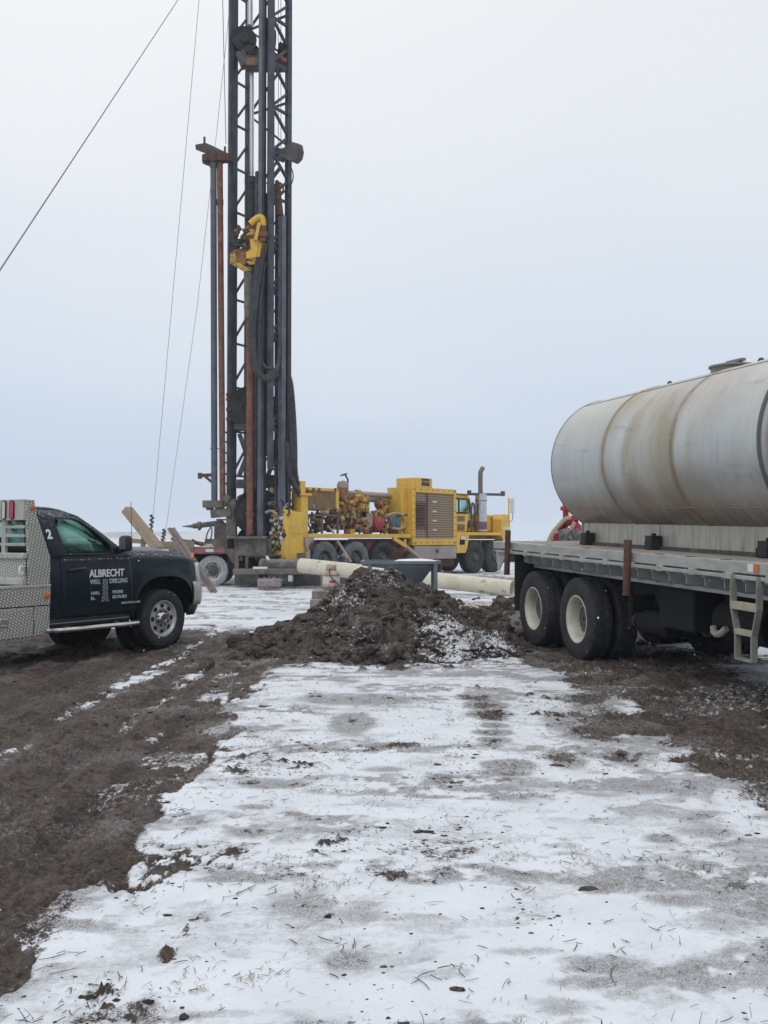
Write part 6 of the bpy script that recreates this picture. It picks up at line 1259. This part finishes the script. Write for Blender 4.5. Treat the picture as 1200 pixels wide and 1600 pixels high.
b = MB(); b.tube([Q(857, 846, 23.8), Q(863, 833, 23.8), Q(872, 822, 23.8), Q(882, 811, 23.8), Q(892, 808, 23.8)], .055, 10, smooth=2); b.tube([Q(888, 834, 23.7), Q(893, 826, 23.7), Q(898, 815, 23.7)], .05, 8, smooth=1); b.build('tan_hose', 'cream_hose', rm, world=True)
b = MB(); b.cyl(Q(893, 836, 23.6), Q(908, 838, 23.6), .14, n=16); b.cyl(Q(897, 835, 23.58), Q(900, 836, 23.58), .16, n=16); b.blob(Q(884, 838, 23.7), .18, 3, 2, .1); b.blob(Q(890, 842, 23.7), .2, 4, 2, .1); b.build('motor', 'engine_grey', rm, world=True)

# ================================================================ DIRT MOUND, CLODS, PUDDLE, DEBRIS
def dirt_mat():
    m = bpy.data.materials.new('clodded_dirt'); m.use_nodes = True; t = m.node_tree; b = t.nodes['Principled BSDF']; L = t.links.new
    tc = t.nodes.new('ShaderNodeTexCoord'); b.inputs['Roughness'].default_value = .9; b.inputs['Specular IOR Level'].default_value = .25
    def noise(sc, det=5, ro=.6):
        n = t.nodes.new('ShaderNodeTexNoise'); n.inputs['Scale'].default_value = sc; n.inputs['Detail'].default_value = det; n.inputs['Roughness'].default_value = ro; L(tc.outputs['Object'], n.inputs['Vector']); return n.outputs[0]
    def rng(o, a, bb, c=0., d=1.):
        r = t.nodes.new('ShaderNodeMapRange'); r.interpolation_type = 'SMOOTHSTEP'; r.inputs[1].default_value = a; r.inputs[2].default_value = bb; r.inputs[3].default_value = c; r.inputs[4].default_value = d; L(o, r.inputs[0]); return r.outputs[0]
    def mix(f, a, bb):
        x = t.nodes.new('ShaderNodeMix'); x.data_type = 'RGBA'; L(f, x.inputs[0])
        for v, i in ((a, 6), (bb, 7)):
            if isinstance(v, tuple): x.inputs[i].default_value = v
            else: L(v, x.inputs[i])
        return x.outputs[2]
    c = mix(rng(noise(6), .38, .62), (.036, .031, .029, 1), (.125, .105, .094, 1)); c = mix(rng(noise(2), .5, .7), c, (.085, .064, .050, 1)); c = mix(rng(noise(30, 4, .7), .54, .70), c, (.20, .175, .155, 1)); c = mix(rng(noise(19, 4, .7), .56, .66), c, (.022, .019, .018, 1))
    a = t.nodes.new('ShaderNodeAttribute'); a.attribute_name = 'snow'; g = t.nodes.new('ShaderNodeNewGeometry'); s = t.nodes.new('ShaderNodeSeparateXYZ'); L(g.outputs['Normal'], s.inputs[0])
    ad = t.nodes.new('ShaderNodeMath'); ad.operation = 'ADD'; L(a.outputs['Fac'], ad.inputs[0]); L(rng(noise(24, 6, .8), .38, .62, -.5, .3), ad.inputs[1])
    ad2 = t.nodes.new('ShaderNodeMath'); ad2.operation = 'MULTIPLY'; L(rng(ad.outputs[0], .30, .46), ad2.inputs[0]); L(rng(s.outputs[2], .15, .55), ad2.inputs[1])
    L(mix(ad2.outputs[0], c, (.78, .80, .85, 1)), b.inputs['Base Color'])
    bn = t.nodes.new('ShaderNodeBump'); bn.inputs['Distance'].default_value = .025; bn.inputs['Strength'].default_value = .9; L(noise(42, 5, .7), bn.inputs['Height']); L(bn.outputs[0], b.inputs['Normal'])
    return m
MT['dirt'] = dirt_mat()
def build_mound():
    nx, ny = 300, 300; xs = np.linspace(-2.6, 2.4, nx); ys = np.linspace(11.2, 16.4, ny); X, Y = np.meshgrid(xs, ys)
    X = X.ravel(); Y = Y.ravel(); wx = X+.22*(fbm(X*2, Y*2, 81, 3)-.5); wy = Y+.22*(fbm(X*2, Y*2, 82, 3)-.5)
    h = mound_h(wx, wy); g_ = ground(X, Y)[0]; k = ss(0, .25, h)
    r1 = 1-np.abs(2*fbm(X*3.2, Y*3.2, 83, 3)-1); r2 = 1-np.abs(2*vn(X*8, Y*8, 84)-1)
    r3 = 1-np.abs(2*vn(X*17, Y*17, 86)-1); z = g_-.06+h+k*(.15*(r1-.72)+.085*(r2-.5)+.055*(r3-.5)+.06*(fbm(X*26, Y*26, 85, 3, .7)-.5))+.045*ss(0, .05, h)
    verts = np.stack([X, Y, z], 1).tolist(); b = MB(); b.v = [tuple(v) for v in verts]
    i = np.arange((ny-1)*nx).reshape(ny-1, nx)[:, :-1].ravel(); b.f = np.stack([i, i+1, i+1+nx, i+nx], 1).tolist(); b.f = [tuple(f) for f in b.f]; b.m = [0]*len(b.f)
    rn = random.Random(21); cnt = 0
    for _ in range(9000):
        x = rn.uniform(-2.5, 2.3); y = rn.uniform(11.3, 15.6); hh_ = float(mound_h(np.array([x]), np.array([y]))[0])
        if hh_ < .02 and rn.random() > .06: continue
        r = min(.10, .016+.020*rn.expovariate(1)); 
        if cnt % 90 == 0: r = rn.uniform(.09, .14)
        zz = gz(x, y)-.02+hh_+r*.15; b.blob((x, y, zz), r, cnt, 3 if r > .07 else 2 if r > .035 else 1, .42, (1, 1, rn.uniform(.6, .95))); cnt += 1
        if cnt > 2600: break
    o = b.build('dirt_mound', 'dirt', angle=75); V = np.array(b.v); x, y = V[:, 0], V[:, 1]
    s = 1.0*ss(.0, .6, x)*ss(13.4, 12.4, y)*ss(2.0, 1.5, x)+.75*ss(.48, .62, fbm(x*1.7+3, y*1.7, 91, 3))*ss(-1.1, .2, x)+.55*np.exp(-(((x+.62)/.22)**2+((y-13.5)/.45)**2))
    s = s*.37+.22*ss(.60, .68, fbm(x*2.6, y*2.6, 92, 3))-.12
    a = o.data.attributes.new('snow', 'FLOAT', 'POINT'); a.data.foreach_set('value', np.clip(s, 0, 1).astype(np.float32))
    return tag(o, 'heap of dark cloddy dirt with snow patches in the middle of the yard', 'dirt mound')
build_mound()
b = MB(); rn = random.Random(77)
for k in range(420):
    x = rn.uniform(-.3, 3.4); y = 19.5+rn.gauss(0, 1.6)+(1.2 if x > 2.6 else 0)
    if 1.9 < x < 3.3 and 20.5 < y < 22.4: continue
    r = .02+.022*rn.expovariate(1); b.blob((x, y, gz(x, y)+r*.2+.10*math.exp(-((x-1.2)/1.1)**2-((y-18.7)/.8)**2)), min(r, .14), k, 2, .35)
tag(b.build('spoil_ridge', 'dirt', angle=75), 'low ragged ridge of mud clods between the mound and the cream pipe', 'spoil', kind='stuff')
b = MB(); b.add([(1.7, 20.4, .012), (3.7, 20.2, .012), (4.3, 21.4, .012), (3.6, 22.6, .012), (2.3, 22.7, .012), (1.6, 21.6, .012)], [(0, 1, 2, 3, 4, 5)])
o = b.build('muddy_puddle', mat('tan_mud_water', (.40, .32, .24), .35, col2=(.48, .42, .35), nscale=2)); o['kind'] = 'structure'
CL = [(767, 962, .13, 'round dark clod right of the mound nearest the truck wheels'), (785, 945, .16, 'dark clod standing at the edge of the tan puddle'), (745, 1000, .10, 'small clod on the snow right of the mound foot'), (806, 938, .12, 'clod beside the black mud flap'), (372, 1002, .12, 'dark clod at the left tip of the mound')]
for k, (px, py, r, lab) in enumerate(CL):
    D_ = 2280/(py+6-839); p = Q(px, py, D_); b = MB(); b.blob((p.x, D_, gz(p.x, D_)+r*.55), r, 300+k, 3, .32, (1.2, 1, .8)); tag(b.build('dirt_clod', 'dirt', angle=80), lab, 'clod', 'loose clods round the mound')
# straw, twigs and mud crumbs
def sticks(n, name, m, seed, area, lrange, r0, lift=.0, clump=0):
    rn = random.Random(seed); V = []; F = []; pts = []
    cl = [(rn.uniform(area[0], area[1]), rn.uniform(area[2], area[3])) for _ in range(150)]
    while len(pts) < n:
        if rn.random() < .68: cx, cy = rn.choice(cl); q_ = rn.choice((.025, .05, .14)); x = cx+rn.gauss(0, q_*1.3); y = cy+rn.gauss(0, q_)
        else: x = rn.uniform(area[0], area[1]); y = area[2]+(area[3]-area[2])*rn.random()
        pts.append((x, y))
    P_ = np.array(pts); zz = ground(P_[:, 0], P_[:, 1])[0]
    for (x, y), z in zip(pts, zz):
        L_ = rn.uniform(*lrange)*(1+1.4*(rn.random() < .06)); a = rn.uniform(0, math.pi); bend = rn.uniform(-.5, .5); r = r0*rn.uniform(.5, 1.5); o = len(V); tip = rn.uniform(0, .008)*(1+3*(rn.random() < .06))
        for k in range(4):
            t = k/3-.5; aa = a+bend*t; px = x+math.cos(aa)*L_*t; py = y+math.sin(aa)*L_*t; pz = z+.006+tip*(k/3)+lift; rr = r*(1-.6*abs(t))
            nx_, ny_ = -math.sin(aa), math.cos(aa)
            V += [(px+nx_*rr, py+ny_*rr, pz), (px, py, pz+rr*1.3), (px-nx_*rr, py-ny_*rr, pz)]
        for k in range(3):
            q = o+3*k; F += [(q, q+1, q+4, q+3), (q+1, q+2, q+5, q+4), (q+2, q, q+3, q+5)]
    me = bpy.data.meshes.new(name); me.from_pydata(V, [], F); me.materials.append(MT[m]); ob = bpy.data.objects.new(name, me); COL.objects.link(ob); return ob
MT['straw'] = mat('wet_straw', (.14, .095, .06), .8, col2=(.30, .23, .15), nscale=3)
MT['twig'] = mat('dark_twig', (.055, .040, .034), .85, col2=(.10, .07, .055), nscale=3)
tag(sticks(9000, 'straw_litter', 'straw', 1, (-2.6, 3.6, 2.7, 11.5), (.006, .034), .0012), 'scattered wet straw and stalks on snow and mud', 'straw', kind='stuff')
tag(sticks(2200, 'twig_litter', 'twig', 2, (-1.8, 3.2, 2.7, 9.0), (.008, .055), .0017), 'scattered dark twigs on the snow', 'twigs', kind='stuff')
b = MB(); rn = random.Random(55); pts = []
for _ in range(900):
    x = rn.uniform(-4, 4.2); y = 2.7+11*rn.random(); pts.append((x, y))
cl = [(rn.uniform(-1.5, 2.5), rn.uniform(3, 9)) for _ in range(30)]
for _ in range(900): c = rn.choice(cl); pts.append((c[0]+rn.gauss(0, .12), c[1]+rn.gauss(0, .14)))
P_ = np.array(pts); zz = ground(P_[:, 0], P_[:, 1])[0]
for k, ((x, y), z) in enumerate(zip(pts, zz)): r = .002+.0022*rn.expovariate(1)+(.006 if x < -1.5 or x > 2.2 else 0); b.blob((x, y, z+r*.1), min(r, .02), k, 2 if r > .008 else 1, .55, (rn.uniform(.8, 2), 1, .5))
tag(b.build('mud_crumbs', 'dirt', angle=80), 'scattered crumbs of mud on the snow and tracks', 'mud crumbs', kind='stuff')

b = MB(); rn = random.Random(8)
for k in range(350):
    y = rn.uniform(2.2, 15); c = Vector((rn.uniform(-.55, .55)*y, y, rn.uniform(.05, 1.45))); r_ = rn.uniform(.0014, .0032); b.add([c+Vector(q)*r_ for q in ((1, 0, 0), (-1, 0, 0), (0, 1, 0), (0, -1, 0), (0, 0, 1), (0, 0, -1))], [(0, 2, 4), (2, 1, 4), (1, 3, 4), (3, 0, 4), (2, 0, 5), (1, 2, 5), (3, 1, 5), (0, 3, 5)])
tag(b.build('snowflakes', mat('snowflake', (.85, .88, .92), .9), angle=180), 'sparse small snowflakes falling through the air', 'snowfall', kind='stuff')
xs_ = np.linspace(-420, 60, 60); ys_ = np.linspace(600, 900, 24); rows = []
for yv in ys_:
    e_ = math.sin((yv-600)/300*math.pi); rows.append([(xv, yv, -.5+e_*(7.5*math.exp(-((xv+150)/75)**2)+3.0*math.exp(-((xv+300)/90)**2)+1.2*math.sin(xv*.05)*math.exp(-((xv+150)/160)**2))) for xv in xs_])
b = MB(); b.grid(rows); o = b.build('hills', mat('far_snowy_rise', (.55, .56, .58), .9, col2=(.30, .28, .27), nscale=.02)); o['kind'] = 'structure'

# ================================================================ HAZE
hm = bpy.data.materials.new('haze_air'); hm.use_nodes = True; t = hm.node_tree; t.nodes.clear()
ho = t.nodes.new('ShaderNodeOutputMaterial'); pv = t.nodes.new('ShaderNodeVolumePrincipled'); pv.inputs['Color'].default_value = (.86, .92, 1, 1); pv.inputs['Density'].default_value = .0008; pv.inputs['Anisotropy'].default_value = .3
t.links.new(pv.outputs[0], ho.inputs['Volume'])
b = MB(); b.bb(-2500, 2500, -60, 2600, -2, 26); hz_ = b.build('haze', hm); hz_['kind'] = 'stuff'; hz_['label'] = 'thin cold haze over the whole yard'
